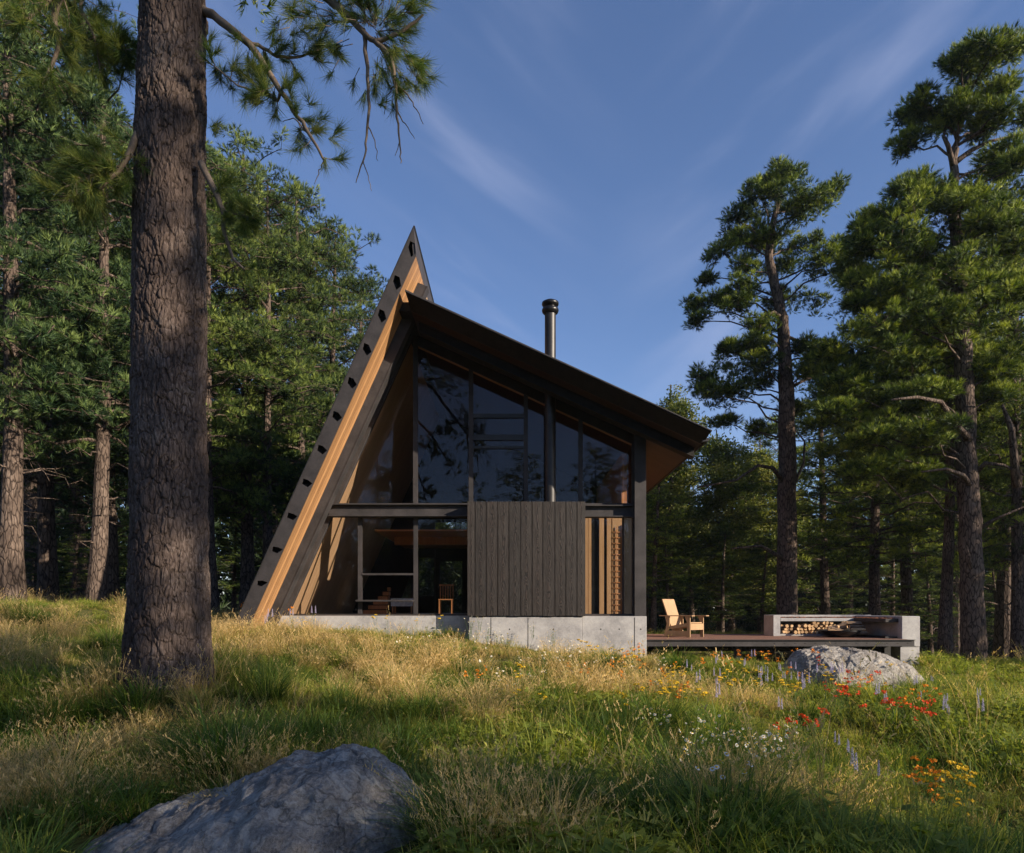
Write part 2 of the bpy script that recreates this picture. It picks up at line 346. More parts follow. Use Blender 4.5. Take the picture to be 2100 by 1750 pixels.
def mat_grass(name, base, mid, tip, var, inst=True):
    t = NT(name); al = t.attr('along'); bl = t.attr('tint')
    col = t.ramp(al, [(0.0, base), (0.45, mid), (0.95, tip)])
    r = t.n('ObjectInfo').outputs['Random']
    col = t.mix(t.math('MULTIPLY', r, var), col, (0.36, 0.27, 0.12)); 
    col = t.mix(1.0, col, t.ramp(bl, [(0, (0.6, 0.62, 0.6)), (1, (1.25, 1.2, 1.1))]), 'MULTIPLY')
    b = t.bsdf(col, 0.5, spec=0.25)
    tr = t.n('BsdfTranslucent', {'Color': t.mix(1.0, col, (1.3, 1.25, 0.7), 'MULTIPLY')}).outputs[0]
    return t.surf(t.n('MixShader', {0: 0.5, 1: b.outputs[0], 2: tr}).outputs[0])
M['g_green'] = mat_grass('green_grass', (0.05, 0.08, 0.014), (0.18, 0.25, 0.03), (0.46, 0.47, 0.10), 0.28)
M['g_dark'] = mat_grass('dark_tussock_grass', (0.022, 0.04, 0.010), (0.055, 0.12, 0.016), (0.17, 0.26, 0.05), 0.08)
M['g_dry'] = mat_grass('dry_grass', (0.13, 0.12, 0.035), (0.46, 0.36, 0.14), (0.78, 0.58, 0.30), 0.3)
M['herb'] = mat_grass('meadow_herb', (0.055, 0.095, 0.018), (0.13, 0.21, 0.03), (0.30, 0.36, 0.06), 0.12)
def mat_flat(name, col, trans=0.25):
    t = NT(name); n = t.noise(t.coord(), 40, 3); c = t.mix(n, tuple(x*0.75 for x in col), tuple(min(1, x*1.2) for x in col))
    b = t.bsdf(c, 0.6, spec=0.2); tr = t.n('BsdfTranslucent', {'Color': c}).outputs[0]
    return t.surf(t.n('MixShader', {0: trans, 1: b.outputs[0], 2: tr}).outputs[0])
M['white'] = mat_flat('white_petals', (0.80, 0.80, 0.76)); M['yellow'] = mat_flat('yellow_petals', (0.80, 0.52, 0.03))
M['orange'] = mat_flat('orange_petals', (0.85, 0.27, 0.02)); M['red'] = mat_flat('red_petals', (0.70, 0.07, 0.02))
M['purple'] = mat_flat('lilac_petals', (0.46, 0.42, 0.62)); M['stem'] = mat_flat('flower_stems', (0.09, 0.15, 0.03), 0.3)
M['cushion'] = mat_mottled('plaid_cloth', (0.3, 0.32, 0.36), (0.55, 0.56, 0.58), 12, 0.9)

# ------------------------------------------------------------------ terrain
CP = []
def cp(px, py, d, dz=0.0): CP.append((wx(px, d), d, wz(py, d) + dz))
for x, y, z in [(0,-3,0.0),(0,0,0.0),(-7,0,0.5),(8,0,-0.4),(-9,5,0.7),(9,5,-0.45),(0,3,0.0),(-3.2,3,0.0),(3,3,-0.05),(0,-20,-0.2),(25,-10,-1),(-20,-10,1.5),
                (-3,4.9,0.0),(-0.6,4.9,0.06),(1,4.5,0.0)]: CP.append((x, y, z))
cp(100, 1540, 7, -0.1); cp(345, 1400, 8.5, -0.02); cp(420, 1412, 8.5, -0.05); cp(40, 1330, 11, -0.15); cp(50, 1232, 17, -0.15); cp(-250, 1180, 17, 0)
cp(195, 1232, 19, -0.1); cp(438, 1262, 20, -0.1); cp(250, 1300, 13, -0.2); cp(450, 1340, 12, -0.25); cp(470, 1290, 15.5, -0.15)
cp(560, 1300, 16.5, +0.06); cp(700, 1302, 16.7, +0.06); cp(900, 1310, 16.8, +0.06); cp(1000, 1325, 16, -0.12); cp(1200, 1330, 16, -0.15); cp(1330, 1335, 16.5, -0.2)
cp(700, 1390, 10.5, -0.2); cp(1000, 1410, 11, -0.25); cp(1000, 1550, 7, -0.2); cp(1300, 1420, 11, -0.3); cp(1300, 1600, 6.5, -0.25); cp(700, 1520, 7.2, -0.15)
cp(1500, 1345, 15, -0.25); cp(1700, 1410, 12.5, -0.3); cp(1880, 1360, 17.9, -0.05); cp(2090, 1395, 17, -0.15); cp(2300, 1450, 15, -0.1); cp(2000, 1365, 21, -0.05)
cp(1900, 1560, 8, -0.3); cp(1700, 1620, 6.5, -0.25); cp(2050, 1720, 5.5, -0.2); cp(1500, 1350, 20, -0.1); cp(1760, 1345, 20, -0.1)
cp(1450, 1290, 27, -0.25); cp(1250, 1290, 28, -0.2); cp(1650, 1290, 27, -0.3); cp(1900, 1345, 27, -0.3); cp(2200, 1420, 25, -0.5)
cp(800, 1270, 22, -0.3); cp(1100, 1285, 22, -0.3)
for x, y, z in [(-18,35,1.6),(0,40,0.2),(18,38,-1.5),(35,40,-3),(-40,40,2),(0,70,-3),(40,80,-6),(-50,80,1),(0,140,-6),(90,40,-7),(-90,40,4),(80,140,-8),(-90,140,2),(40,0,-3),(-40,0,2)]: CP.append((x, y, z))
CP = np.array(CP)
def ground_z(x, y):
    x = np.atleast_1d(np.asarray(x, float)); y = np.atleast_1d(np.asarray(y, float)); o = np.empty_like(x)
    for s in range(0, len(x), 20000):
        xs = x[s:s+20000, None]; ys = y[s:s+20000, None]
        d2 = (xs-CP[None, :, 0])**2 + (ys-CP[None, :, 1])**2
        wt = 1.0/(d2 + 0.25)**1.7
        o[s:s+20000] = (wt*CP[None, :, 2]).sum(1)/wt.sum(1)
    p = np.stack([x*0.9, y*0.9, x*0], 1)
    near = np.clip(1 - np.hypot(x, y)/60, 0, 1)
    return o + 0.09*fbm(p, 3, 5)*near
def gz(x, y): return float(ground_z([x], [y])[0])

def grid_axis():
    a = np.concatenate([np.linspace(-900, -60, 15)[:-1], np.linspace(-60, -16, 40)[:-1], np.linspace(-16, 16, 190)[:-1], np.linspace(16, 60, 40)[:-1], np.linspace(60, 900, 15)]); return a
ax = grid_axis(); ay = np.concatenate([np.linspace(-600, -20, 12)[:-1], np.linspace(-20, 0, 25)[:-1], np.linspace(0, 30, 190)[:-1], np.linspace(30, 90, 60)[:-1], np.linspace(90, 1200, 20)])
X, Y = np.meshgrid(ax, ay); Z = ground_z(X.ravel(), Y.ravel()); nx = len(ax); ny = len(ay)
i = np.arange(nx*ny).reshape(ny, nx); Q = np.stack([i[:-1, :-1].ravel(), i[:-1, 1:].ravel(), i[1:, 1:].ravel(), i[1:, :-1].ravel()], 1)
g = link('ground', np_mesh('ground', np.stack([X.ravel(), Y.ravel(), Z], 1), Q, 4, smooth=True), M['ground']); tag(g, kind='structure')

# ------------------------------------------------------------------ the cabin
FR, GD = 15.5, 17.5                       # roof front edge and glass line, metres from the camera
BK = 26.0
cabin = empty('cabin', (0, 0, 0))
tag(cabin, 'dark steel and glass cabin with a steep leaning roof and a wood clad box', 'house')
S = 0.45; TX, TZ = wx(848.3, FR), wz(466.7, FR)
def xo(z): return TX - S*(TZ - z)
TH = 0.341; ZF = 1.05
z_in_top = wz(524.2, FR)
# steep roof
MB().prism([(xo(ZF), ZF), (TX, TZ), (TX+0.006, TZ-0.065), (xo(ZF)+0.06, ZF)], FR+0.021, BK).build('roof_skin', M['steel'], cabin)
MB().prism([(TX+0.006, TZ-0.07), (TX+0.055, z_in_top), (TX+0.055-0.06, z_in_top-0.10), (TX-0.05, TZ-0.2)], FR+0.021, BK).build('ridge_cap', M['steel'], cabin)
zin = lambda z: xo(z) + TH
MB().prism([(zin(ZF)-0.03, ZF), (zin(z_in_top-0.01)-0.03, z_in_top-0.01), (zin(z_in_top-0.01), z_in_top-0.012), (zin(ZF), ZF)], FR+0.03, GD).build('soffit', M['cedar'], cabin)
MB().prism([(zin(ZF)-0.03, ZF), (zin(z_in_top-0.01)-0.03, z_in_top-0.01), (zin(z_in_top-0.01), z_in_top-0.012), (zin(ZF), ZF)], GD+0.002, BK).build('lining', M['ply'], cabin)
holes = []
for k in range(11):
    hx, hy = 846-31.0*k, 510.5+68.45*k
    KP = {0: [(-9, -4), (-5, -16), (5, -11), (8, 9), (-3, 17)], 5: [(-10, 2), (-7, -10), (2, -7), (11, 4), (1, 12)], 8: [(-10, 3), (-7, -7), (3, -4), (15, 1), (3, 9)], 10: [(-9, 5), (-8, -4), (3, -4), (15, 0), (0, 8)]}
    ka = max(q for q in KP if q <= k); kb = min(q for q in KP if q >= k); f_ = 0 if ka == kb else (k-ka)/(kb-ka)
    poly = []
    for (ax_, az_), (bx_, bz_) in zip(KP[ka], KP[kb]):
        hx_ = hx+ax_*(1-f_)+bx_*f_; hy_ = hy+az_*(1-f_)+bz_*f_; xo_ = 848.3-0.45*(hy_-466.7)
        poly.append((wx(min(max(hx_, xo_+3), xo_+28.5), FR), wz(hy_, FR)))
    holes.append(poly)
outer = [(xo(ZF), ZF), (TX, TZ), (TX+0.055, z_in_top), (zin(ZF), ZF)]
pl = link('fascia_plate', plate_with_holes(outer, holes, FR, FR+0.018, 'fascia_plate'), M['steel'], cabin)
MB().prism([(xo(ZF)+0.07, ZF), (xo(9.3)+0.07, 9.3), (xo(9.3)+0.3, 9.3), (xo(ZF)+0.3, ZF)], FR+0.16, FR+0.19).build('cavity_shade_sheet', M['char'], cabin)  # dark sheet added behind the holes, paints the shade of the hollow roof
cp_ = MB()
cp_.prism([(xo(ZF)-0.02, ZF), (TX-0.02, TZ), (TX-0.0, TZ+0.04), (TX+0.03, TZ+0.03), (TX+0.004, TZ), (xo(ZF), ZF)], FR-0.012, BK)
cp_.build('edge_flashing', M['steel_dark'], cabin)
# edge rafter under the soffit
r0, r1 = 16.4, 16.7
ra = MB(); zt = 9.45
ra.prism([(zin(ZF)+0.002, ZF), (zin(zt)+0.002, zt), (zin(zt)+0.024, zt-0.01), (zin(ZF)+0.024, ZF)], r0, r1)
ra.prism([(zin(ZF)+0.024, ZF), (zin(zt)+0.024, zt), (zin(zt)+0.214, zt-0.08), (zin(ZF)+0.214, ZF)], r0+0.012, r0+0.05)
ra.prism([(zin(ZF)+0.214, ZF), (zin(zt)+0.214, zt-0.08), (zin(zt)+0.236, zt-0.09), (zin(ZF)+0.236, ZF)], r0, r1)
ra.build('rafter', M['steel'], cabin)
# frame along the leaning edge of the glazing
tr = MB(); zt2 = wz(690, GD)
tr.prism([(zin(1.44)+0.002, 1.44), (zin(zt2)+0.002, zt2), (zin(zt2)+0.13, zt2), (zin(1.44)+0.13, 1.44)], GD-0.09, GD+0.05)
tr.build('window_edge_frame', M['steel'], cabin, bevel=0.004)

# low roof
RS = 0.4581
x1, z1 = wx(832.8, FR), wz(596, FR); x2, z2 = wx(1457, FR), wz(882, FR)
def rt(x): return z1 - RS*(x - x1)
TV = 0.23
MB().prism([(x1, z1-0.035), (x2, z2-0.035), (x2-0.03, z2-TV+0.02), (x1+0.04, z1-TV)], FR+0.46, BK).build('roof_slab', M['char'], cabin)
fa = MB(); fa.add([(x1, FR, z1-0.03), (x2, FR, z2-0.03), (x2, FR, z2-0.05), (x1, FR, z1-0.05), (x1+0.035, FR+0.455, rt(x1+0.035)-0.036), (x2-0.05, FR+0.455, rt(x2-0.05)-0.036), (x2-0.05, FR+0.455, rt(x2-0.05)-TV-0.01), (x1+0.035, FR+0.455, rt(x1+0.035)-TV-0.01)],
       [(0, 3, 2, 1), (4, 5, 6, 7), (0, 1, 5, 4), (3, 7, 6, 2), (1, 2, 6, 5), (0, 4, 7, 3)])
fa.build('fascia', M['char'], cabin)
MB().prism([(x1-0.02, z1+0.012), (x2+0.03, z2-0.012), (x2+0.03, z2-0.034), (x1-0.02, z1-0.028)], FR-0.03, BK).build('roof_sheet', M['steel'], cabin)
xe = x2-0.08
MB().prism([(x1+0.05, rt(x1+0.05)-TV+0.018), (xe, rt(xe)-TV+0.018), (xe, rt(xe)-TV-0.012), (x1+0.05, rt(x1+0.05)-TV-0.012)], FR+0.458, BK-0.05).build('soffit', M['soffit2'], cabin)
rg = MB(); xa, xb = wx(858, 16.4), x2-0.12
for da, db_, y0_, y1_ in [(0.012, 0.03, 16.4, 16.7), (0.03, 0.225, 16.44, 16.48), (0.225, 0.245, 16.4, 16.7)]:
    rg.prism([(xa, rt(xa)-TV-da), (xb, rt(xb)-TV-da), (xb, rt(xb)-TV-db_), (xa, rt(xa)-TV-db_)], y0_, y1_)
rg.build('rafter', M['char'], cabin)  # steel rafter coloured near black, in place of the shade under the roof
gt = MB(); gx = x2-0.02
gt.prism([(gx-0.06, z2-0.06), (gx+0.10, z2-0.13), (gx+0.06, z2-0.18), (gx-0.08, z2-0.19)], FR+0.3, BK)
gt.build('gutter', M['steel_dark'], cabin)
for k in range(9):
    pxk = 880 + 62*k
    MB().box(wx(pxk, 15.7)-0.012, wx(pxk, 15.7)+0.012, 15.70, 15.74, rt(wx(pxk, 15.7))-0.115, rt(wx(pxk, 15.7))-0.07).build('bolt', M['steel'], cabin)

MB().prism([(zin(z1)-0.02, z1-0.04), (x1+0.06, z1-0.04), (x1+0.12, z1-TV-0.02), (zin(z1-TV)-0.02, z1-TV-0.02)], FR+0.5, BK-0.01).build('roof_valley', M['char'], cabin)
# flue
ztp_box = wz(1032, 16.9); fl = 17.2; fx = wx(1128.5, fl); fr_ = 0.139
flue = MB().lathe([(fr_, ztp_box), (fr_, wz(640, fl))], (fx, fl, 0), 32).build('flue_pipe', M['steel_dark'], cabin, smooth=True)
tz = wz(617, fl)
MB().lathe([(0.10, tz-0.34), (fr_+0.02, tz-0.34), (0.20, tz-0.30), (0.215, tz-0.25), (0.20, tz-0.20), (0.14, tz-0.19), (0.14, tz-0.145), (0.19, tz-0.14), (0.215, tz-0.10), (0.21, tz-0.05), (0.12, tz), (0.001, tz+0.01)], (fx, fl, 0), 32).build('flue_cap', M['bench_dark'], flue, smooth=True)

# foundation
FZ = wz(1263.2, 17.35)
MB().box(wx(545, 17.35), wx(961, 17.35)+0.3, 17.35, 25.2, 0.0, FZ).build('foundation', M['concrete'], cabin, bevel=0.008)
BD = 16.9
MB().box(wx(962, 16.95), wx(1193.6, 16.95), 16.95, 17.34, -0.1, wz(1265.4, 16.95)).build('foundation', M['concrete'], cabin, bevel=0.006)
fd = MB().box(wx(1193.8, 16.99)+0.003, wx(1326, 16.99), 16.99, 25.2, -0.1, wz(1264, 16.99))
fd.build('foundation', M['concrete'], cabin, bevel=0.006)
for px in (1007, 1083, 1301.5):                                        # form joints
    dd = 16.945 if px < 1190 else 16.985
    MB().box(wx(px, dd)-0.006, wx(px, dd)+0.006, dd, dd+0.004, 0.0, FZ-0.04).build('form_joint', M['char'], cabin)
for px, dd in [(1045, 16.95), (1135, 16.95), (1232, 16.99), (1270, 16.99), (1314, 16.99), (700, 17.35), (790, 17.35)]:
    MB().lathe([(0.018, 0), (0.016, 0.004), (0.001, 0.004)], (0, 0, 0), 12).build('tie_hole', M['char'], cabin)
    o_ = C.objects[-1]; o_.rotation_euler = (R(90), 0, 0); o_.location = (wx(px, dd), dd+0.001, FZ-0.33)
MB().box(xo(1.4)+TH, 3.3, 17.36, 25.0, FZ+0.003, FZ+0.03).build('floor', M['floor'], cabin)

# wood clad box
ed = [157,222,314,408,500,597,690,778,877,967,1058,1128]
V = []; Fs = []; bid = []; lx = []
zb, ztp = wz(1263, BD), wz(1028.9, BD)
def clad_board(xa, xb, k):
    b = len(V); c = 0.006
    prof = [(xa, BD+0.02), (xa+c, BD), (xb-c, BD), (xb, BD+0.02)]
    for z in (zb-0.01*(k % 3 == 1), ztp):
        for x, y in prof: V.append((x, y, z)); bid.append(k); lx.append((2*(x-xa)/(xb-xa)-1))
    for j in range(3): Fs.append((b+j, b+j+1, b+5+j, b+4+j))
for k in range(11):
    a = (1120+ed[k]/3.281)*0.8203; b_ = (1120+ed[k+1]/3.281)*0.8203
    clad_board(wx(a, BD)+0.003, wx(b_, BD)-0.003, k)
xl, xr = wx((1120+157/3.281)*0.8203, BD), wx((1120+1128/3.281)*0.8203, BD)
me = np_mesh('cladding', np.array(V), np.array(Fs), 4, {'bid': bid, 'lx': lx}); link('cladding', me, M['clad'], cabin)
bx = MB().box(xl+0.004, xr-0.004, BD+0.022, 18.3, zb, ztp-0.01); bx.build('box_core', M['char'], cabin)

# steel frame
def ibeam(px0, px1, y0, y1, d, name='beam'):
    xa, xb = wx(px0, d), wx(px1, d); za, zc_ = wz(y1, d), wz(y0, d); m = MB()
    m.box(xa, xb, d, d+0.28, zc_-0.028, zc_); m.box(xa, xb, d, d+0.28, za, za+0.028); m.box(xa, xb, d+0.12, d+0.14, za+0.028, zc_-0.028)
    return m.build(name, M['steel'], cabin, bevel=0.003)
ibeam(672, 959, 1033, 1059, 17.2); ibeam(1199, 1302, 1035.5, 1060, 17.2)
MB().box(wx(1301.5, 17.05), wx(1325, 17.05), 17.05, 17.09, FZ, rt(wx(1325, 17.05))-TV-0.015).build('post', M['steel'], cabin, bevel=0.004)
post = MB(); xa, xb = wx(1301.5, 17.05), wx(1325, 17.05)
post.box((xa+xb)/2-0.01, (xa+xb)/2+0.01, 17.09, 17.3, FZ, 5.3); post.box(xa, xb, 17.3, 17.34, FZ, 5.3); post.build('post_web', M['steel'], cabin)
def rt_under(x): return rt(x) - TV - 0.012
def mull(px0, px1, ztop, zbot, d0=GD-0.035, d1=GD+0.035, mat='steel'):
    xa, xb = wx(px0, GD), wx(px1, GD)
    MB().prism([(xa, zbot), (xb, zbot), (xb, ztop if ztop is not None else rt_under(xb)+0.004), (xa, ztop if ztop is not None else rt_under(xa)+0.004)], d0, d1).build('mullion', M[mat], cabin)
zbm = wz(1033, 17.2); zbl = wz(1059, 17.2)
mull(847.5, 857, None, zbm); mull(961.5, 970.5, None, zbm-0.1); mull(1074, 1082.5, None, zbm-0.1); mull(1186, 1195, None, zbm-0.1); mull(1295, 1303, None, zbm)
mull(734.5, 743, zbl, FZ); mull(848.4, 857, zbl, FZ); mull(1276, 1280, zbl, FZ, GD+0.02, GD+0.05); mull(1296, 1302, zbl, FZ)
for (a, b, ya, yb) in [(970.6, 1073.9, 849.8, 858), (970.6, 1073.9, 892.3, 903.9), (970.6, 1073.9, 915.8, 921)]:
    MB().box(wx(a, GD), wx(b, GD), GD-0.05, GD+0.06, wz(yb, GD), wz(ya, GD)).build('transom', M['steel_dark'], cabin)
for (a, b, ya, yb) in [(743.1, 848.3, 1176, 1180)]:
    MB().box(wx(a, GD), wx(b, GD), GD-0.05, GD+0.06, wz(yb, GD), wz(ya, GD)).build('transom', M['steel'], cabin)
MB().box(wx(729, 17.2), wx(846, 17.2), 17.2, 17.62, wz(1234, 17.2), wz(1230.5, 17.2)).build('sill_shelf', M['steel'], cabin, bevel=0.003)
MB().box(zin(zbm), 3.2, GD-0.04, GD+0.06, zbm, zbm+0.05).build('sill', M['steel'], cabin)
MB().box(zin(1.44)+0.1, 3.1, GD-0.05, GD+0.06, FZ+0.002, FZ+0.05).build('sill', M['steel_dark'], cabin)
hd = MB(); xa, xb = wx(858, GD), wx(1296, GD)
hd.prism([(xa, rt_under(xa)), (xb, rt_under(xb)), (xb, rt_under(xb)-0.26), (xa, rt_under(xa)-0.26)], GD-0.05, GD+0.1); hd.build('window_head', M['steel_dark'], cabin)
MB().prism([(xa, rt_under(xa)-0.262), (xb, rt_under(xb)-0.262), (xb, rt_under(xb)-0.29), (xa, rt_under(xa)-0.29)], GD-0.03, GD+0.05).build('window_trim', M['beamwood'], cabin)
def pane(poly): MB().prism(poly, GD+0.0, GD+0.006).build('window_pane', M['glass'], cabin)
zs = zbm+0.05
def bay(pa, pb):
    xa, xb = wx(pa, GD), wx(pb, GD); pane([(xa, zs), (xb, zs), (xb, rt_under(xb)-0.29), (xa, rt_under(xa)-0.29)])
xq = wx(847.5, GD); zq = TZ-(TX+TH-xq+0.13)/S
pane([(zin(zs)+0.13, zs), (xq, zs), (xq, zq)])
for a, b in [(857, 961.5), (970.5, 1074), (1082.5, 1186), (1195, 1295)]: bay(a, b)
zl0 = FZ+0.05
pane([(zin(zl0)+0.13, zl0), (wx(734.5, GD), zl0), (wx(734.5, GD), zbl), (zin(zbl)+0.13, zbl)])
for a, b in [(743, 848.4), (857, 958), (1200, 1276), (1280, 1296)]:
    pane([(wx(a, GD), zl0), (wx(b, GD), zl0), (wx(b, GD), zbl), (wx(a, GD), zbl)])

# back wall with openings, side wall
BW = 25.0
def rectD(x0, y0, x1_, y1_, d): return [(wx(x0, d), wz(y1_, d)), (wx(x1_, d), wz(y1_, d)), (wx(x1_, d), wz(y0, d)), (wx(x0, d), wz(y0, d))]
ops = [rectD(892, 1070.6, 962, 1102.4, BW), rectD(858, 1143.7, 890.6, 1222.5, BW), rectD(902, 1150.7, 948, 1257, BW),
       [(wx(822, BW), wz(1230, BW)), (wx(842, BW), wz(1230, BW)), (wx(842, BW), wz(1177, BW))]]
outerb = [(zin(FZ), FZ), (3.25, FZ), (3.25, rt_under(3.25)), (x1+0.1, rt_under(x1+0.1)), (zin(rt_under(x1)), rt_under(x1))]
link('back_wall', plate_with_holes(outerb, ops, BW, BW+0.15, 'back_wall'), M['char'], cabin)
for op in ops:
    MB().prism(op, BW+0.06, BW+0.066).build('window_pane', M['glass'], cabin)
MB().box(3.1, 3.25, 19.3, 24.99, FZ+0.03, rt_under(3.25)).build('side_wall', M['beamwood'], cabin)
MB().box(3.17, 3.176, 17.66, 19.28, FZ+0.05, rt_under(3.25)-0.1).build('window_pane', M['glass'], cabin)
MB().box(3.13, 3.23, 17.5, 17.62, FZ+0.03, rt_under(3.25)).build('mullion', M['steel_dark'], cabin)
MB().box(-3.6, 1.0, 20.9, 21.1, wz(1118, 21), wz(1102, 21)).build('floor_beam', M['beamwood'], cabin)
MB().box(-3.9, 3.05, 19.4, 24.9, wz(1102, 21)+0.004, wz(1102, 21)+0.05).build('loft_floor', M['beamwood'], cabin)
MB().box(wx(892, BW)-0.02, wx(892, BW)+0.02, BW-0.02, BW-0.002, wz(1260, BW), wz(1070, BW)).build('mullion', M['steel_dark'], cabin)
MB().box(wx(858, BW), wx(890.6, BW), BW-0.02, BW-0.002, wz(1192, BW)-0.03, wz(1192, BW)).build('transom', M['steel_dark'], cabin)
# timber screen seen in the right bay
SD = 18.9
pk = MB()
for a, b in [(1192, 1206), (1207, 1213), (1229.5, 1239), (1245, 1254), (1256, 1276)]:
    pk.box(wx(a, SD), wx(b, SD), SD+0.03, SD+0.07, FZ+0.03, wz(1058, SD))
pk.build('screen_boards', M['pale'], cabin)
for a, b in [(1214, 1229), (1239.3, 1244.7)]:  # black sheets in the gaps between boards, shade put in as colour
    MB().box(wx(a, SD), wx(b, SD), SD+0.1, SD+0.12, FZ+0.03, wz(1058, SD)).build('gap_shade_sheet', M['bench_dark'], cabin)
lt = MB()
for k in range(15): 
    z = FZ+0.12+0.155*k; lt.box(wx(1257, SD), wx(1276, SD), SD+0.0, SD+0.028, z, z+0.024)
lt.box(wx(1263, SD), wx(1264.5, SD), SD-0.01, SD+0.01, FZ+0.05, FZ+2.45); lt.box(wx(1275, SD), wx(1278, SD), SD-0.02, SD+0.02, FZ+0.03, FZ+2.5)
lt.build('lattice', M['beamwood'], cabin)
MB().box(wx(1280, 18.2), wx(1296, 18.2), 18.2, 18.25, FZ+0.03, wz(1060, 18.2)).build('cabinet_panel', M['steel_dark'], cabin)
MB().box(wx(1196, SD), 3.1, SD+0.15, SD+0.2, FZ+0.03, wz(1040, SD)).build('partition', M['beamwood'], cabin)
# stairs in the left part
st = MB()
for k in range(6): st.box(wx(745, 20)+0.13*k*0.8, wx(793, 20)-0.02*k, 20+0.2*k, 20.28+0.2*k, FZ+0.03+0.14*k, FZ+0.03+0.14*k+0.11)
st.build('stairs', M['beamwood'], cabin)
# table and chair inside
t_ = empty('dining_chair', (wx(915, 21), 21, FZ+0.03)); tag(t_, 'dark slat backed chair standing inside by the glazed back door', 'chair')
MB().box(-0.22, 0.22, -0.22, 0.22, 0.42, 0.45).build('seat', M['beamwood'], t_)
for sx in (-1, 1):
    for sy in (-1, 1): MB().box(sx*0.19-0.018, sx*0.19+0.018, sy*0.19-0.018, sy*0.19+0.018, 0, 0.42).build('leg', M['beamwood'], t_)
bk = MB()
for k in range(6): bk.box(-0.21+0.078*k, -0.185+0.078*k, 0.19, 0.21, 0.45, 0.86)
bk.box(-0.23, 0.23, 0.185, 0.215, 0.86, 0.91); bk.build('backrest', M['beamwood'], t_)
t_ = empty('side_table', (wx(827, 19), 19, FZ+0.03)); tag(t_, 'low table with a grey checked cloth inside the lower window', 'table')
MB().box(-0.3, 0.3, -0.25, 0.25, 0.40, 0.44).build('tabletop', M['cushion'], t_)
MB().box(-0.3, 0.3, -0.255, -0.251, 0.22, 0.44).build('cloth', M['cushion'], t_)
for sx in (-1, 1):
    for sy in (-1, 1): MB().box(sx*0.26-0.02, sx*0.26+0.02, sy*0.2-0.02, sy*0.2+0.02, 0, 0.4).build('leg', M['beamwood'], t_)

# ------------------------------------------------------------------ deck, bench, fire bowl, chair
DZ = 0.83
deck = empty('deck', (3.45, 17.3, DZ)); tag(deck, 'low red brown timber deck with a steel edge beside the cabin', 'deck')
def L(o, x, y, z): return (x-o.location.x, y-o.location.y, z-o.location.z)
dk = MB()
yy = 17.32; k = 0
while yy < 21.3: dk.box(-0.05, 6.72, yy-17.3, yy-17.3+0.134, -0.03, -0.002*(k % 2)); yy += 0.14; k += 1
dk.build('deck_boards', M['deck'], deck)
de = MB(); de.box(-0.05, 6.75, 0, 0.018, -0.165, 0.004); de.box(-0.05, 6.75, -0.05, 0.0, -0.165, -0.15); de.box(-0.05, 6.75, -0.05, 0.0, -0.012, 0.004); de.build('edge_beam', M['steel'], deck)
for k in range(14): MB().box(3.2+0.26*k, 3.215+0.26*k, -0.012, -0.001, -0.09, -0.075).build('bolt', M['steel_dark'], deck)
for px_, py_ in [(0.3, 0.4), (2.4, 0.4), (4.2, 0.4), (6.3, 0.5), (0.3, 3.5), (4.2, 3.5)]:
    MB().box(px_-0.08, px_+0.08, py_-0.08, py_+0.08, -1.3, -0.165).build('deck_pier', M['steel_dark'], deck)
MB().box(0.1, 6.4, 0.6, 0.66, -0.33, -0.17).build('joist', M['char'], deck)

BE = empty('fireside_bench', (8.9, 19.8, DZ)); tag(BE, 'L shaped concrete bench with firewood niches at the end of the deck', 'bench')
bx0 = wx(1586, 19.8); e = BE.location
def bb(x0, x1_, y0, y1_, z0, z1_, name, mat, bevel=0.006):
    return MB().box(x0-e.x, x1_-e.x, y0-e.y, y1_-e.y, z0-e.z, z1_-e.z).build(name, M[mat], BE, bevel=bevel)
RZ = wz(1261.3, 20.4)
bb(bx0, 10.73, 20.4, 20.55, 0.2, RZ, 'back_wall', 'concrete')
bb(bx0, bx0+0.2, 19.8, 20.398, 0.3, RZ-0.002, 'end_wall', 'concrete')
bb(bx0+0.203, 10.25, 19.8, 20.398, 1.255, 1.35, 'seat_slab', 'concrete')
bb(9.9, 10.248, 18.1, 19.797, 1.255, 1.352, 'seat_slab', 'steel')  # this arm lies in shade; the shade is put into its dark steel colour
bb(bx0+0.203, 9.9, 19.9, 20.39, DZ+0.004, DZ+0.06, 'niche_floor', 'concrete', 0)
bb(10.25, 10.73, 17.95, 20.396, wz(1327, 17.95), wz(1264, 17.95), 'end_pillar', 'concrete', 0.012)
bb(10.22, 10.73, 17.97, 20.396, -0.2, wz(1327, 17.95)-0.003, 'footing', 'concrete', 0.008)
bb(9.9, 10.22, 18.1, 19.8, DZ+0.004, DZ+0.05, 'niche_floor', 'steel_dark', 0)  # darker than the long niche floor, the corner's shade put into its colour
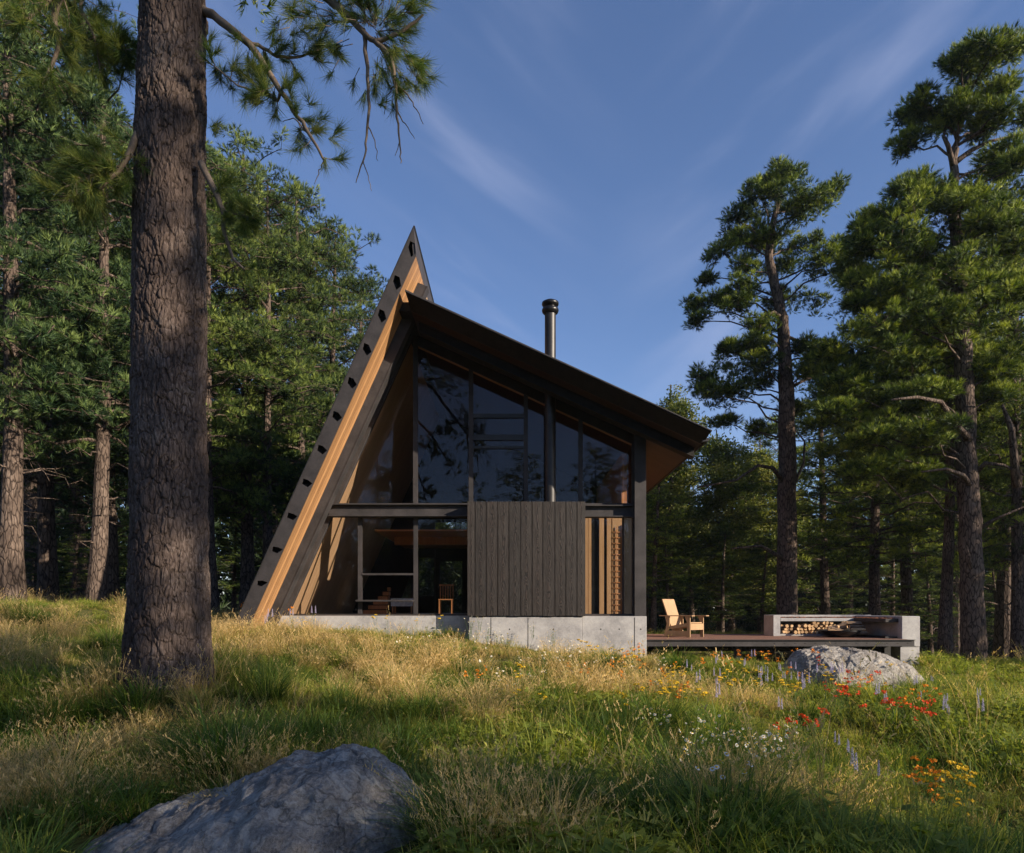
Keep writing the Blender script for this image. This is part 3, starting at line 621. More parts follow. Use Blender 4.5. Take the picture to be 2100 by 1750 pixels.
# leaf litter on the seat
rng = np.random.default_rng(4); n = 1500
lxp = np.concatenate([rng.uniform(bx0+0.3, 10.2, n), rng.uniform(9.92, 10.2, 300)]); lyp = np.concatenate([rng.uniform(19.82, 20.38, n), rng.uniform(18.15, 19.8, 300)])
nn = len(lxp); lz = 1.355+rng.random(nn)*0.02; an = rng.uniform(0, 6.28, nn); Ls = rng.uniform(0.015, 0.04, nn)
P0 = np.stack([lxp, lyp, lz], 1); dd_ = np.stack([np.cos(an), np.sin(an), rng.uniform(0, 0.5, nn)], 1)*Ls[:, None]; pp_ = np.stack([-np.sin(an), np.cos(an), rng.uniform(0, .5, nn)], 1)*Ls[:, None]*0.6
VV = np.stack([P0-dd_, P0+pp_, P0+dd_, P0-pp_], 1).reshape(-1, 3)
tag(link('fallen_leaves', np_mesh('fallen_leaves', VV, np.arange(nn*4).reshape(-1, 4), 4), M['leaflitter']), 'red brown fallen leaves scattered on the bench seat', 'leaves', kind='stuff')

ORD = 'first second third fourth fifth sixth seventh eighth ninth tenth eleventh twelfth thirteenth fourteenth fifteenth sixteenth seventeenth eighteenth nineteenth twentieth'.split()
ROW = ['bottom', 'second', 'third', 'top']
# firewood: every log a thing
random.seed(11)
def log_mesh(seed, split=True):
    rr = random.Random(seed); m = MB(); n = 9 if not split else 5; r = 0.055; Lh = 0.19; pr = []
    for k in range(n):
        a = 2*math.pi*k/n + rr.uniform(-.2, .2); q = r*rr.uniform(0.75, 1.1); pr.append((q*math.cos(a), q*math.sin(a)))
    m.v = [(x, -Lh, z) for x, z in pr] + [(x*rr.uniform(.93, 1.05), Lh, z) for x, z in pr]
    m.f = [(i, (i+1) % n, (i+1) % n+n, i+n) for i in range(n)]; return m, n
log_protos = []
for k in range(6):
    m, n = log_mesh(k, k % 2 == 0); me = m.mesh('log_side')
    e2 = MB(); e2.v = m.v[:n]; e2.f = [tuple(range(n))[::-1]]; me2 = e2.mesh('log_end'); e3 = MB(); e3.v = m.v[n:]; e3.f = [tuple(range(n))]; me3 = e3.mesh('log_end')
    me.materials.append(M['logbark'] if k % 3 else M['log']); me2.materials.append(M['log']); me3.materials.append(M['log'])
    log_protos.append((me, me2, me3))
def put_log(x, y, z, rz, tilt, k, label, group, sc=1.0, rx=0):
    r = empty('firewood_log', (x, y, z), rz); r.rotation_euler = (rx, tilt, rz); r.scale = (sc,)*3
    tag(r, label, 'log', group)
    for nm, me in zip(('bark', 'cut_face', 'cut_face'), log_protos[k % 6]):
        o = bpy.data.objects.new(nm, me); C.objects.link(o); o.parent = r
gA = 'firewood logs stacked in the long bench niche'; gB = 'firewood logs stacked in the shaded corner niche'; gC = 'logs laid in the fire bowl'
def hgt(px):
    pts = [(925, 0.30), (960, 0.26), (1010, 0.20), (1060, 0.30), (1085, 0.28), (1110, 0.28), (1150, 0.36), (1215, 0.37), (1255, 0.30), (1300, 0.2), (1400, 0.25), (1450, 0.2)]
    for (a, ha), (b, hb) in zip(pts, pts[1:]):
        if a <= px <= b: return ha+(hb-ha)*(px-a)/(b-a)
    return 0.2
row = 0
for row in range(4):
    zc0 = DZ+0.115+row*0.088; px = 930 + (row % 2)*14; cnt = 0
    while px < 1440:
        if hgt(px) > row*0.088+0.03:
            D = (1600+px/2.625)*0.8203
            put_log(wx(D, 19.9), 20.02+random.uniform(-.05, .05), zc0+random.uniform(-.008, .008), random.uniform(-.25, .25), random.uniform(0, 3), random.randrange(6), '%s firewood log from the left in the %s layer of the long bench niche' % (ORD[cnt], ROW[row]), gA, random.uniform(0.85, 1.05)); cnt += 1
        px += random.uniform(25, 31)
for row in range(4):
    for q in range(7):
        put_log(9.62-0.0*row, 19.5-0.11*q+0.02*random.random()-0.3*(row == 3)*(q > 5), DZ+0.11+0.09*row, R(80)+random.uniform(-.15, .15), random.uniform(0, 3), random.randrange(6), '%s firewood log from the back in the %s layer of the shaded corner niche' % (ORD[6-q-row], ROW[row]), gB, 0.95) if q < 7-row else None
# fire bowl
bo = 18.9; bxx = wx(1722, bo)
bowl = empty('fire_bowl', (bxx, bo, DZ+0.004)); tag(bowl, 'wide shallow black metal fire bowl standing on the deck with logs in it', 'fire bowl')
MB().lathe([(0.001, 0), (0.28, 0.0), (0.40, 0.04), (0.49, 0.11), (0.535, 0.17), (0.54, 0.185), (0.515, 0.185), (0.47, 0.12), (0.37, 0.06), (0.001, 0.045)], (0, 0, 0), 48).build('bowl', M['bench_dark'], bowl, smooth=True)
MB().lathe([(0.515, 0.183), (0.545, 0.183), (0.545, 0.192), (0.515, 0.192), (0.515, 0.183)], (0, 0, 0.0), 48).build('rim', M['bench_dark'], bowl)
for k, (ox, oz, rz, tl) in enumerate([(-0.15, 0.16, 1.3, 0.1), (-0.05, 0.21, 1.7, 1.0), (0.02, 0.27, 0.9, 0.4), (0.10, 0.25, 1.9, 0.6), (0.05, 0.33, 1.2, 0.3), (-0.10, 0.27, 1.5, .2), (0.14, 0.17, 1.4, 0.5)]):
    put_log(bxx+ox, bo-0.05+0.03*k, DZ+oz, rz, tl, k, ['pale log leaning at the left in the fire bowl', 'split log under the crossed ones in the fire bowl', 'log crossing the pile in the fire bowl', 'log on the right slope of the fire bowl pile', 'topmost log of the fire bowl pile', 'log lying across the left of the fire bowl pile', 'lowest log at the right rim of the fire bowl'][k], gC, 0.95, rx=random.uniform(-0.5, 0.5))

# lounge chair: pale board armchair facing right
ch = empty('garden_chair', (wx(1402, 19.2), 19.2, DZ+0.004), R(-50)); tag(ch, 'pale plywood armchair with a tall sloping back on the deck', 'chair')
def slab(pts, y0, y1_, name): return MB().prism(pts, y0, y1_).build(name, M['pale'], ch, bevel=0.003)
# side panels in local xz, chair faces +x, width along y
MB().add([Vector(v) for v in [(-0.20, -0.24, 0.10), (-0.20, 0.24, 0.10), (-0.56, 0.27, 1.05), (-0.56, -0.27, 1.05), (-0.17, -0.24, 0.11), (-0.17, 0.24, 0.11), (-0.53, 0.27, 1.06), (-0.53, -0.27, 1.06)]],
         [(0, 1, 2, 3), (7, 6, 5, 4), (0, 4, 5, 1), (1, 5, 6, 2), (2, 6, 7, 3), (3, 7, 4, 0)]).build('backrest', M['pale'], ch)
MB().add([Vector(v) for v in [(-0.25, -0.26, 0.27), (0.42, -0.26, 0.38), (0.42, 0.26, 0.38), (-0.25, 0.26, 0.27), (-0.25, -0.26, 0.30), (0.42, -0.26, 0.41), (0.42, 0.26, 0.41), (-0.25, 0.26, 0.30)]],
         [(3, 2, 1, 0), (4, 5, 6, 7), (0, 1, 5, 4), (1, 2, 6, 5), (2, 3, 7, 6), (3, 0, 4, 7)]).build('seat', M['pale'], ch)
for s in (-1, 1):
    yo = s*0.31
    MB().box(-0.55, 0.56, yo-0.07+s*0.02, yo+0.07+s*0.02, 0.575, 0.60).build('armrest', M['pale'], ch, bevel=0.003)
    MB().prism([(0.34, 0), (0.44, 0), (0.44, 0.575), (0.26, 0.575), (0.34, 0.40)], yo-0.012, yo+0.012).build('leg', M['pale'], ch)
    MB().prism([(-0.44, 0), (-0.34, 0), (-0.24, 0.36), (-0.24, 0.575), (-0.40, 0.575), (-0.34, 0.36)], yo-0.012, yo+0.012).build('leg', M['pale'], ch)
    MB().prism([(-0.36, 0.20), (0.40, 0.30), (0.40, 0.38), (-0.36, 0.28)], yo-s*0.02-0.01, yo-s*0.02+0.01).build('side_rail', M['pale'], ch)
MB().box(0.42, 0.445, -0.29, 0.29, 0.20, 0.37).build('apron', M['pale'], ch)
MB().box(-0.30, 0.40, -0.325, -0.30, 0.02, 0.17).build('stretcher', M['pale'], ch)

# ------------------------------------------------------------------ boulders
def boulder(name, prof, yc, wid, zb, seed, mat, label, amp=0.05, nu=170, nv=110, skew=0.0):
    xs = np.array([p[0] for p in prof]); ts = np.array([p[1] for p in prof])
    u = np.linspace(xs[0], xs[-1], nu); T = np.interp(u, xs, ts); K = np.ones(5)/5
    T = np.convolve(np.pad(T, 2, 'edge'), K, 'valid')
    e_ = np.clip(np.minimum(u-xs[0], xs[-1]-u)/(xs[-1]-xs[0])*4, 0.02, 1)**0.5
    v = np.linspace(0, math.pi, nv); U, Vv = np.meshgrid(u, v, indexing='ij')
    wv = wid*(e_[:, None]); Yy = yc + skew*(U-u.mean()) - wv*np.cos(Vv); Zz = zb + (T[:, None]-zb)*np.sin(Vv)**0.75
    P = np.stack([U.ravel(), Yy.ravel(), Zz.ravel()], 1)
    nz_ = fbm(P*1.6, 5, seed)*amp*1.2 + (np.abs(fbm(P*4+5, 4, seed+9)))*-amp*0.8
    nz_ = nz_ + fbm(P*9+3, 4, seed+20)*amp*0.28 + (np.abs(fbm(P*2.4+40, 3, seed+31)) < 0.035)*-0.02
    P[:, 2] += nz_*np.clip((P[:, 2]-zb)*3, 0, 1); P[:, 1] += fbm(P*2+30, 4, seed+3)*amp*1.5
    i = np.arange(nu*nv).reshape(nu, nv); q = np.stack([i[:-1, :-1].ravel(), i[1:, :-1].ravel(), i[1:, 1:].ravel(), i[:-1, 1:].ravel()], 1)
    o = link(name, np_mesh(name, P - np.array([u.mean(), yc, zb]), q, 4, smooth=True), M[mat]); o.location = (u.mean(), yc, zb)
    return tag(o, label, 'boulder')
bd = 5.0
front_prof = [(wx(p, bd), wz(q, bd)) for p, q in [(-10, 1800), (100, 1752), (270, 1692), (430, 1640), (520, 1598), (595, 1566), (655, 1551), (700, 1542), (750, 1547), (800, 1582), (862, 1624), (892, 1680), (910, 1800)]]
boulder('boulder', front_prof, bd, 1.05, -0.25, 3, 'rock', 'large grey lichen spotted boulder in the shaded grass in front of the big trunk', 0.13, 460, 330)
bd2 = 14.6
p2 = [(wx(p, bd2), wz(q, bd2)) for p, q in [(1600, 1410), (1615, 1358), (1640, 1334), (1690, 1327), (1740, 1327), (1790, 1335), (1820, 1345), (1850, 1366), (1885, 1394), (1910, 1425)]]
boulder('boulder', p2, bd2, 0.95, 0.0, 8, 'rock2', 'pale sunlit boulder among the flowers in front of the deck', 0.09, 260, 160)

# ------------------------------------------------------------------ foliage machinery
def tufts(P, D, Ln, nper, wid, rng, spread=1.0, tint=None, tint_var=0.15):
    """P (n,3) roots, D (n,3) directions, Ln (n,) needle length -> triangles"""
    n = len(P); m = n*nper
    p = np.repeat(P, nper, 0); d = np.repeat(D, nper, 0); Lr = np.repeat(Ln, nper)*rng.uniform(0.7, 1.1, m)
    rnd = rng.normal(size=(m, 3)); rnd /= np.linalg.norm(rnd, axis=1, keepdims=True)
    v = d + rnd*spread*rng.uniform(0.15, 1.0, (m, 1)); v /= np.linalg.norm(v, axis=1, keepdims=True)
    s = np.cross(v, rng.normal(size=(m, 3))); s /= np.linalg.norm(s, axis=1, keepdims=True)+1e-9
    base = p + d*(rng.uniform(-0.25, 0.35, (m, 1))*Lr[:, None])
    a = base - s*wid/2; b = base + s*wid/2; c = base + v*Lr[:, None]
    V_ = np.stack([a, b, c], 1).reshape(-1, 3)
    tn = np.repeat(tint if tint is not None else rng.random(n), nper) + rng.normal(0, tint_var, m)
    return V_, np.repeat(np.clip(tn, 0, 1), 3)
def leafquads(P, D, Ln, nper, rng, tint):
    n = len(P); m = n*nper; p = np.repeat(P, nper, 0) + rng.normal(0, 0.10, (n*nper, 3)); Lr = np.repeat(Ln, nper)*rng.uniform(0.6, 1.2, m)
    v = np.repeat(D, nper, 0)*0.4 + rng.normal(size=(m, 3)); v /= np.linalg.norm(v, axis=1, keepdims=True)
    s = np.cross(v, rng.normal(size=(m, 3))); s /= np.linalg.norm(s, axis=1, keepdims=True)+1e-9
    a = p - s*Lr[:, None]*0.5; b = p + s*Lr[:, None]*0.5; c = p + v*Lr[:, None]*1.4
    return np.stack([a, b, c], 1).reshape(-1, 3), np.repeat(np.clip(np.repeat(tint, nper) + rng.normal(0, 0.15, m), 0, 1), 3)

class TreeBuilder:
    def __init__(s, seed): s.rng = np.random.default_rng(seed); s.wood = MB(); s.P = []; s.D = []; s.T = []; s.L = []
    def limb(s, a, b, r0, r1, sag=0.1, n=5, sides=5, wob=0.06):
        a = np.array(a, float); b = np.array(b, float); Ld = np.linalg.norm(b-a); pts = []
        for i in range(n+1):
            t = i/n; p = a*(1-t)+b*t; p[2] += math.sin(math.pi*t)*sag*Ld
            if 0 < i < n: p += s.rng.normal(0, wob*Ld*0.5, 3)
            pts.append(Vector(p))
        s.wood.tube(pts, [r0*(1-t/n)+r1*(t/n) for t in range(n+1)], sides, cap=False); return pts
    def clump(s, c, rad, ntuft, nl, flat=0.75, tint=None):
        g = s.rng; d = g.normal(size=(ntuft, 3)); d[:, 2] = d[:, 2]*0.9+0.35; d /= np.linalg.norm(d, axis=1, keepdims=True)
        rr = rad*g.uniform(0.35, 1.0, (ntuft, 1)); P = np.array(c)+d*rr*np.array([1, 1, flat])
        dd = d + np.array([0, 0, 0.35]); dd /= np.linalg.norm(dd, axis=1, keepdims=True)
        s.P.append(P); s.D.append(dd); tn = (g.random()*0.6+0.15) if tint is None else tint
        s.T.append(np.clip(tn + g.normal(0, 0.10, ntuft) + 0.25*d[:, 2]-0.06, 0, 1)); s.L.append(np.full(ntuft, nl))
    def pad(s, c, r, nclump, ntuft, nl, crad=0.38, anchor=None, r0=0.04, twigs=True, tint=None):
        g = s.rng; c = np.array(c, float)
        if anchor is not None: s.limb(anchor, c - np.array([0, 0, r[2]*0.3]), r0, r0*0.35, -0.03+g.uniform(-.03, .12), 5, 5)
        for k in range(nclump):
            d = g.normal(size=3); d /= np.linalg.norm(d); q = g.random()**0.45
            p = c + d*np.array(r)*q
            if twigs and k % 2 == 0: s.limb(c - np.array([0, 0, r[2]*0.3]), p, r0*0.3, 0.006, 0.03, 2, 3)
            s.clump(p, crad*g.uniform(0.55, 0.95), ntuft*2//3, nl, 0.6, None if tint is None else tint+g.normal(0, 0.12))
    def meshes(s, name, nper=9, wid=0.018, spread=1.0, leaf=False):
        P = np.concatenate(s.P); D = np.concatenate(s.D); T = np.concatenate(s.T); Ln = np.concatenate(s.L); spread = 0.85*spread
        V_, tn = leafquads(P, D, Ln, nper, s.rng, T) if leaf else tufts(P, D, Ln, nper, wid, s.rng, spread, T)
        return s.wood.mesh(name+'_wood'), np_mesh(name+'_crown', V_, np.arange(len(V_)).reshape(-1, 3), 3, {'tint': tn})

def trunk_pts(H, r, rng, lean=0.02, n=14):
    pts = []; off = np.zeros(2); dr = rng.normal(0, lean, 2)
    for i in range(n+1):
        t = i/n; dr = dr*0.8+rng.normal(0, lean*0.6, 2); off = off+dr*H/n; pts.append(Vector((off[0], off[1], H*t)))
    rad = [r*(1.0+0.5*math.exp(-i*1.5))*(1-0.9*(i/n))**0.8 for i in range(n+1)]
    pts[0].z = -0.6
    return pts, rad
def at_h(pts, z):
    for a, b in zip(pts, pts[1:]):
        if a.z <= z <= b.z: return a.lerp(b, (z-a.z)/(b.z-a.z+1e-9))
    return pts[-1].copy()

def generic_pine(seed, H=18, r=0.30, base=0.32, spreadR=3.4, nb=46, ntuft=26, dens=1.0, top_round=False):
    tb = TreeBuilder(seed); g = tb.rng; pts, rad = trunk_pts(H, r, g); tb.wood.tube(pts, rad, 12)
    for k in range(nb):
        t = (k+g.random())/nb; z = H*(base+(0.985-base)*t); prof = (1-t)**0.62*(0.55+0.45*min(1, t*5)) + 0.10
        if top_round: prof = (math.sqrt(max(0.02, 1-(2*t-0.9)**2*0.75))*0.8)
        Lb = spreadR*prof*g.uniform(0.55, 1.15); az = g.uniform(0, 6.283); a = at_h(pts, z)
        up = (-0.12+0.45*t+g.uniform(-.08, .12))*Lb
        e_ = a + Vector((math.cos(az)*Lb, math.sin(az)*Lb, up)); bp = tb.limb(a, e_, 0.05*(1-t*0.7)+0.012, 0.012, 0.06, 5, 5, 0.05)
        nc = max(2, int(Lb*3.0*dens))
        for q in range(nc):
            u = 0.35+0.68*(q+g.random())/nc; i0 = min(4, int(u*5)); p = bp[i0].lerp(bp[i0+1], min(1.1, u*5-i0))
            sd = g.normal(0, 0.28*Lb*min(1, 0.45+u*.3), 3)*np.array([1, 1, 0.3]); pc = np.array(p)+sd
            tb.limb(p, pc, 0.012, 0.005, 0.03, 2, 3)
            tb.clump(pc+np.array([0, 0, 0.1]), g.uniform(0.26, 0.40), ntuft//2+3, 0.19, 0.55)
            if q % 2 == 0: tb.clump(pc+g.normal(0, 0.3, 3)*np.array([1, 1, .4]), g.uniform(0.2, 0.32), ntuft//2, 0.19, 0.5)
    for k in range(16):                                    # dead lower stubs
        z = H*g.uniform(0.10, base+0.1); a = at_h(pts, z); az = g.uniform(0, 6.28); Lb = g.uniform(0.3, 2.2)
        e_ = a+Vector((math.cos(az)*Lb, math.sin(az)*Lb, g.uniform(-.3, .25)*Lb)); bp = tb.limb(a, e_, 0.035, 0.008, 0.05, 4, 4, 0.1)
        for q in range(3):
            b = bp[2+q % 3]; tb.limb(b, b+Vector(g.normal(0, 0.3, 3)), 0.009, 0.003, 0.02, 2, 3)
    return tb
print('trees...')
shadeproto = []
for sp in [(106, 18, .26, .38, 4.8, 40, 20, .8, False), (107, 18, .26, .42, 4.6, 44, 20, .8, True)]:
    tb = generic_pine(*sp); shadeproto.append(tb.meshes('pine', 9, 0.028))
protos = []
specs = [(101, 18, .27, .24, 4.6, 78, 26, 1.05, True), (102, 18, .25, .28, 3.7, 62, 26, .85, False), (103, 18, .28, .28, 4.6, 70, 26, 1.1, True), (104, 18, .22, .20, 3.2, 64, 26, .9, False), (105, 18, .30, .42, 4.6, 64, 28, 1.2, True)]
for sp in specs:
    tb = generic_pine(*sp[:9]); protos.append(tb.meshes('pine', 15, 0.016))
leafproto = []
for sd in (201, 202):
    tb = TreeBuilder(sd); g_ = tb.rng; pts, rad = trunk_pts(12, 0.16, g_); tb.wood.tube(pts, rad, 8)
    for k in range(42):
        t = (k+g_.random())/42; z = 12*(0.2+0.8*t); a = at_h(pts, z*0.9); Lb = 2.8*math.sin(math.pi*min(0.97, 0.25+t*0.72))*g_.uniform(.6, 1.1); az = g_.uniform(0, 6.28)
        e_ = a+Vector((math.cos(az)*Lb, math.sin(az)*Lb, 0.5*Lb)); bp = tb.limb(a, e_, 0.03, 0.008, 0.05, 4, 4)
        for q in range(6): tb.clump(np.array(bp[1+q % 4])+g_.normal(0, 0.35, 3), 0.45, 22, 0.09, 0.9)
    leafproto.append(tb.meshes('leafy', 6, leaf=True))

def put_tree(px, d, top_py, proto, label, rz=0.0, thick=1.0, name='pine_tree', mat='needle', group='pine trees around the cabin', cat='pine tree', protoH=18.0, xy=None, top_z=None, widen=1.0):
    x, y = (wx(px, d), d) if xy is None else xy
    z = gz(x, y); tz_ = wz(top_py, d) if top_z is None else top_z; s = (tz_-z)/protoH
    o = empty(name, (x, y, z), rz); o.scale = (s*thick*widen, s*thick*widen, s); tag(o, label, cat, group)
    wm, cm = proto
    a = bpy.data.objects.new('trunk', wm); b = bpy.data.objects.new('crown', cm)
    for q in (a, b): C.objects.link(q); q.parent = o
    if not wm.materials: wm.materials.append(M['bark'])
    if not cm.materials: cm.materials.append(M['needle'])
    a.material_slots[0].link = 'OBJECT'; a.material_slots[0].material = M['bark']
    b.material_slots[0].link = 'OBJECT'; b.material_slots[0].material = M[mat]
    return o

gl_ = 'pine trees left of the cabin'; gr_ = 'pine trees right of the cabin'
left = [ (25, 18.5, -150, 0, 'pine with a thick trunk at the left edge of the photo', 0.4, 1.0), (195, 19.5, 60, 2, 'pine with a bare stubby sunlit trunk left of the big foreground trunk', 2.2, 0.9),
 (228, 26, 190, 1, 'slim pine behind the stubby trunk left of the big foreground trunk', 1.0, .95), (100, 28, 90, 3, 'dark pine far back between the two left edge trunks', 3.0, 1.2),
 (-60, 24, -120, 1, 'tall pine whose crown enters at the upper left corner', 0.2, 1.1), (320, 27, 280, 0, 'pine hidden behind the big foreground trunk', 4.0, 0.95),
 (438, 22.5, 335, 2, 'pine with a dappled trunk just right of the big foreground trunk', 5.1, 0.9), (505, 26, 325, 0, 'slim pine second to the right of the big foreground trunk', 1.9, 1.0),
 (548, 24.5, 385, 0, 'leaning pine with a pale forked trunk left of the steep roof', 2.6, 0.85), (612, 28, 400, 2, 'pine nearest the lower edge of the steep roof', 0.9, .8), (680, 31, 475, 2, 'pine showing its open crown beside the roof tip', 3.7, 0.9),
 (735, 36, 590, 0, 'small pine crown just left of the steep roof', 3.1, 1.1),
 (60, 38, 200, 0, 'background pine deep in the left wood', 1.4, 1.2), (170, 42, 300, 1, 'background pine in the shade of the left wood', 2.4, 1.2), (400, 40, 420, 2, 'background pine behind the dappled trunk', 4.4, 1.1), (560, 44, 520, 0, 'background pine behind the leaning pine', 5.4, 1.1)]
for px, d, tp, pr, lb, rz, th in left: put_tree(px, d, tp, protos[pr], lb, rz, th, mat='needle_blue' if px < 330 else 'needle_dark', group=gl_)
right = [(1340, 29, 905, 3, 'small pine right behind the cabin corner post', 0.3, 1.3), (1700, 36, 690, 1, 'dark pine right of the tall slender pine', 1.3, 1.1), (1500, 42, 930, 0, 'low dark pine behind the armchair', 2.3, 1.2),
 (1795, 30, 600, 0, 'dark pine standing behind the concrete bench', 3.3, 1.1), (1868, 36, 560, 2, 'dark pine behind the end of the concrete bench', 4.3, 1.0), (1935, 24.5, 520, 4, 'leaning dark trunked pine left of the tallest right pine', 5.3, 0.9),
 (2085, 23.5, 420, 0, 'pine at the right edge of the photo', 0.8, 0.9), (2200, 26, 250, 2, 'pine whose crown leans in at the right edge', 1.8, 1.1), (2060, 34, 420, 1, 'background pine behind the right edge trunks', 2.8, 1.2),
 (1600, 48, 860, 2, 'background pine deep behind the slender pine', 3.8, 1.1), (1740, 50, 800, 3, 'background pine far behind the fire bowl', 4.8, 1.3), (1960, 48, 640, 0, 'background pine far behind the pillar', 5.8, 1.2), (1420, 50, 960, 1, 'background pine far behind the cabin eave', 0.5, 1.2)]
for px, d, tp, pr, lb, rz, th in right: put_tree(px, d, tp, protos[pr], lb, rz, th, group=gr_)
for px, d, tp, pr, lb, rz in [(1372, 38, 790, 0, 'pale green broadleaf tree rising behind the low eave', 0.0), (1475, 41, 880, 1, 'yellow green broadleaf tree between the eave and the slender pine', 1.5), (1560, 46, 900, 0, 'yellow green broadleaf tree behind the slender pine', 2.5), (1325, 44, 850, 1, 'broadleaf tree hidden low behind the roof slope', 4.0)]:
    put_tree(px, d, tp, leafproto[pr], lb, rz, 1.1, 'broadleaf_tree', 'leaf', 'broadleaf trees behind the cabin', 'broadleaf tree', 12.0)

# behind the cabin, seen through its windows and between trunks
for k, (x, y, h) in enumerate([(-6, 33, 12), (-2, 36, 11), (2, 34, 10), (5, 38, 10)]):
    put_tree(0, 0, 0, protos[k % 4], ['pine glimpsed through the back door of the cabin', 'pine seen through the narrow back window of the cabin', 'pine hidden behind the clad box of the cabin', 'pine behind the timber screen of the cabin'][k], k*1.1, 1.2, xy=(x, y), top_z=h, group='pine trees behind the cabin')
# trees behind the camera: they throw the dappled shade and show in the glass
ORD2 = 'first second third fourth fifth sixth seventh eighth ninth tenth eleventh twelfth thirteenth fourteenth fifteenth sixteenth seventeenth eighteenth nineteenth twentieth'.split()
behind = [(15.5, -2.7, 16, 0), (11, -5.2, 12, 2), (9, -7, 12, 4), (27, -12, 19, 0), (17, -13, 16, 1), (6, -14, 13, 3), (-3, -17, 12, 0), (-10, -15, 14, 2), (38, -20, 20, 4), (1, -24, 15, 1), (9, -26, 15, 3), (-9, -26, 15, 0), (-17, -22, 16, 1), (31, -10.5, 24, 3)]
for k, (x, y, h, pr) in enumerate(behind):
    put_tree(0, 0, 0, shadeproto[pr % 2], '%s pine of the wood behind the photographer' % ORD2[k], k*0.9, 0.8, xy=(x, y), top_z=h, group='pine trees behind the photographer')

for k, (x, y, h, pr) in enumerate([(25, 14.5, 12, 0), (31, 15, 14, 1), (29, 20, 12, 3), (37, 19, 14, 0), (35, 12.5, 14, 2), (27, 18, 10, 3), (43, 15, 16, 2)]):  # pines added out of view to keep sun off the right wood
    put_tree(0, 0, 0, protos[pr], '%s unseen pine added past the right edge to shade the wood' % ORD2[k], k*1.3, 1.0, xy=(x, y), top_z=h, group='unseen pines added for shade')
for k, (px, d, tp, lb) in enumerate([(70, 33, 1060, 'young pine low between the left edge trunks'), (150, 36, 1040, 'young pine low behind the stubby trunk'), (480, 34, 1040, 'young pine low right of the big trunk'), (550, 38, 1060, 'young pine low near the roof foot'), (240, 40, 1030, 'young pine low left of the big trunk'),
     (1370, 34, 1080, 'young pine low behind the armchair'), (1480, 36, 1090, 'young pine low between armchair and bench'), (1560, 33, 1110, 'young pine low left of the bench'), (1680, 40, 1080, 'young pine low behind the fire bowl'), (1830, 40, 1080, 'young pine low behind the bench end'), (1910, 34, 1130, 'young pine low behind the pillar'), (2050, 36, 1120, 'young pine low between the right trunks')]):
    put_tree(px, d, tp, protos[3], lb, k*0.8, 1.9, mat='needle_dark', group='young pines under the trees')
# ---- two hero pines on the right
def D3(zx, zy): return 1279.7+zx*0.4687, 82+zy*0.4687
def hero(name, label, d, trunk, radpx, pads, limbs, seed, nc, ntuft, mat, depth=1.0, group=gr_):
    tb = TreeBuilder(seed); g = tb.rng
    base = W(*trunk[0], d); zb_ = gz(base.x, base.y); org = Vector((base.x, base.y, zb_))
    pts = [W(px, py, d)-org for px, py in trunk]; pts[0].z = -0.5
    pts2 = []; rad2 = []
    for i in range(len(pts)-1):
        for q in range(4):
            t = q/4; p = pts[i].lerp(pts[i+1], t) + Vector((g.normal(0, .02), g.normal(0, .03), 0)); pts2.append(p); rad2.append((radpx[i]*(1-t)+radpx[i+1]*t)/F*d)
    pts2.append(pts[-1]); rad2.append(radpx[-1]/F*d); tb.wood.tube(pts2, rad2, 16)
    for lm in limbs:
        q = [W(a, b, d+c)-org for a, b, c in lm[0]]; n = len(q); tb.wood.tube(q, [lm[1]/F*d*(1-0.7*i/(n-1)) for i in range(n)], 7)
    k = 0.4687/F*d
    for zx, zy, rx, ry in pads:
        a, b = D3(zx, zy); dep = g.uniform(-1, 1)*depth*min(1.6, 0.6+rx*k); c = W(a, b, d)-org; c.y += dep
        an = at_h(pts2, c.z-0.5-0.2*abs(c.x)); r = (rx*k, min(1.4, 0.7*rx*k+0.3), ry*k)
        tb.pad(c, r, int(nc*(0.8+1.2*rx/80)), ntuft, 0.18, 0.36, an, 0.045)
        if rx > 80:                       # fill behind
            c2 = c.copy(); c2.y = -dep*1.2; c2.z -= 0.2; tb.pad(c2, r, nc, ntuft, 0.17, 0.36, None)
    wm, cm = tb.meshes(name, 16, 0.0145)
    o = empty(name, org); tag(o, label, 'pine tree', group); link('trunk', wm, M['bark'], o, True); link('crown', cm, M[mat], o); return o
padsA = [(700,585,45,45),(690,610,60,50),(600,620,55,35),(640,680,110,45),(790,690,80,45),(860,720,45,30),(560,750,100,45),(690,770,110,45),(480,790,50,30),(740,820,110,50),(490,850,60,35),(800,880,75,35),(620,860,90,40),(430,935,80,35),(520,985,60,35),(700,960,80,45),(380,1010,40,22),(340,1120,50,45),(420,1110,80,50),(530,1080,90,50),(880,970,75,40),(800,1040,110,50),(910,1060,90,45),(690,1110,70,45),(480,1190,80,35),(350,1190,50,20),(570,1280,80,40),(500,1370,110,35),(430,1395,50,20),(620,1330,60,35),(780,1340,60,30),(890,1330,80,40),(350,1475,70,38),(450,1540,110,50),(560,1440,90,45),(600,1480,80,40),(780,1460,80,40),(880,1430,70,35),(470,1640,70,25),(770,1600,60,35),(610,1690,60,30),(330,1560,60,30)]
trunkA = [(1613,1262),(1613,1100),(1614,930),(1612,800),(1608,700),(1601,640),(1586,570),(1577,525),(1580,480),(1600,400),(1606,350)]
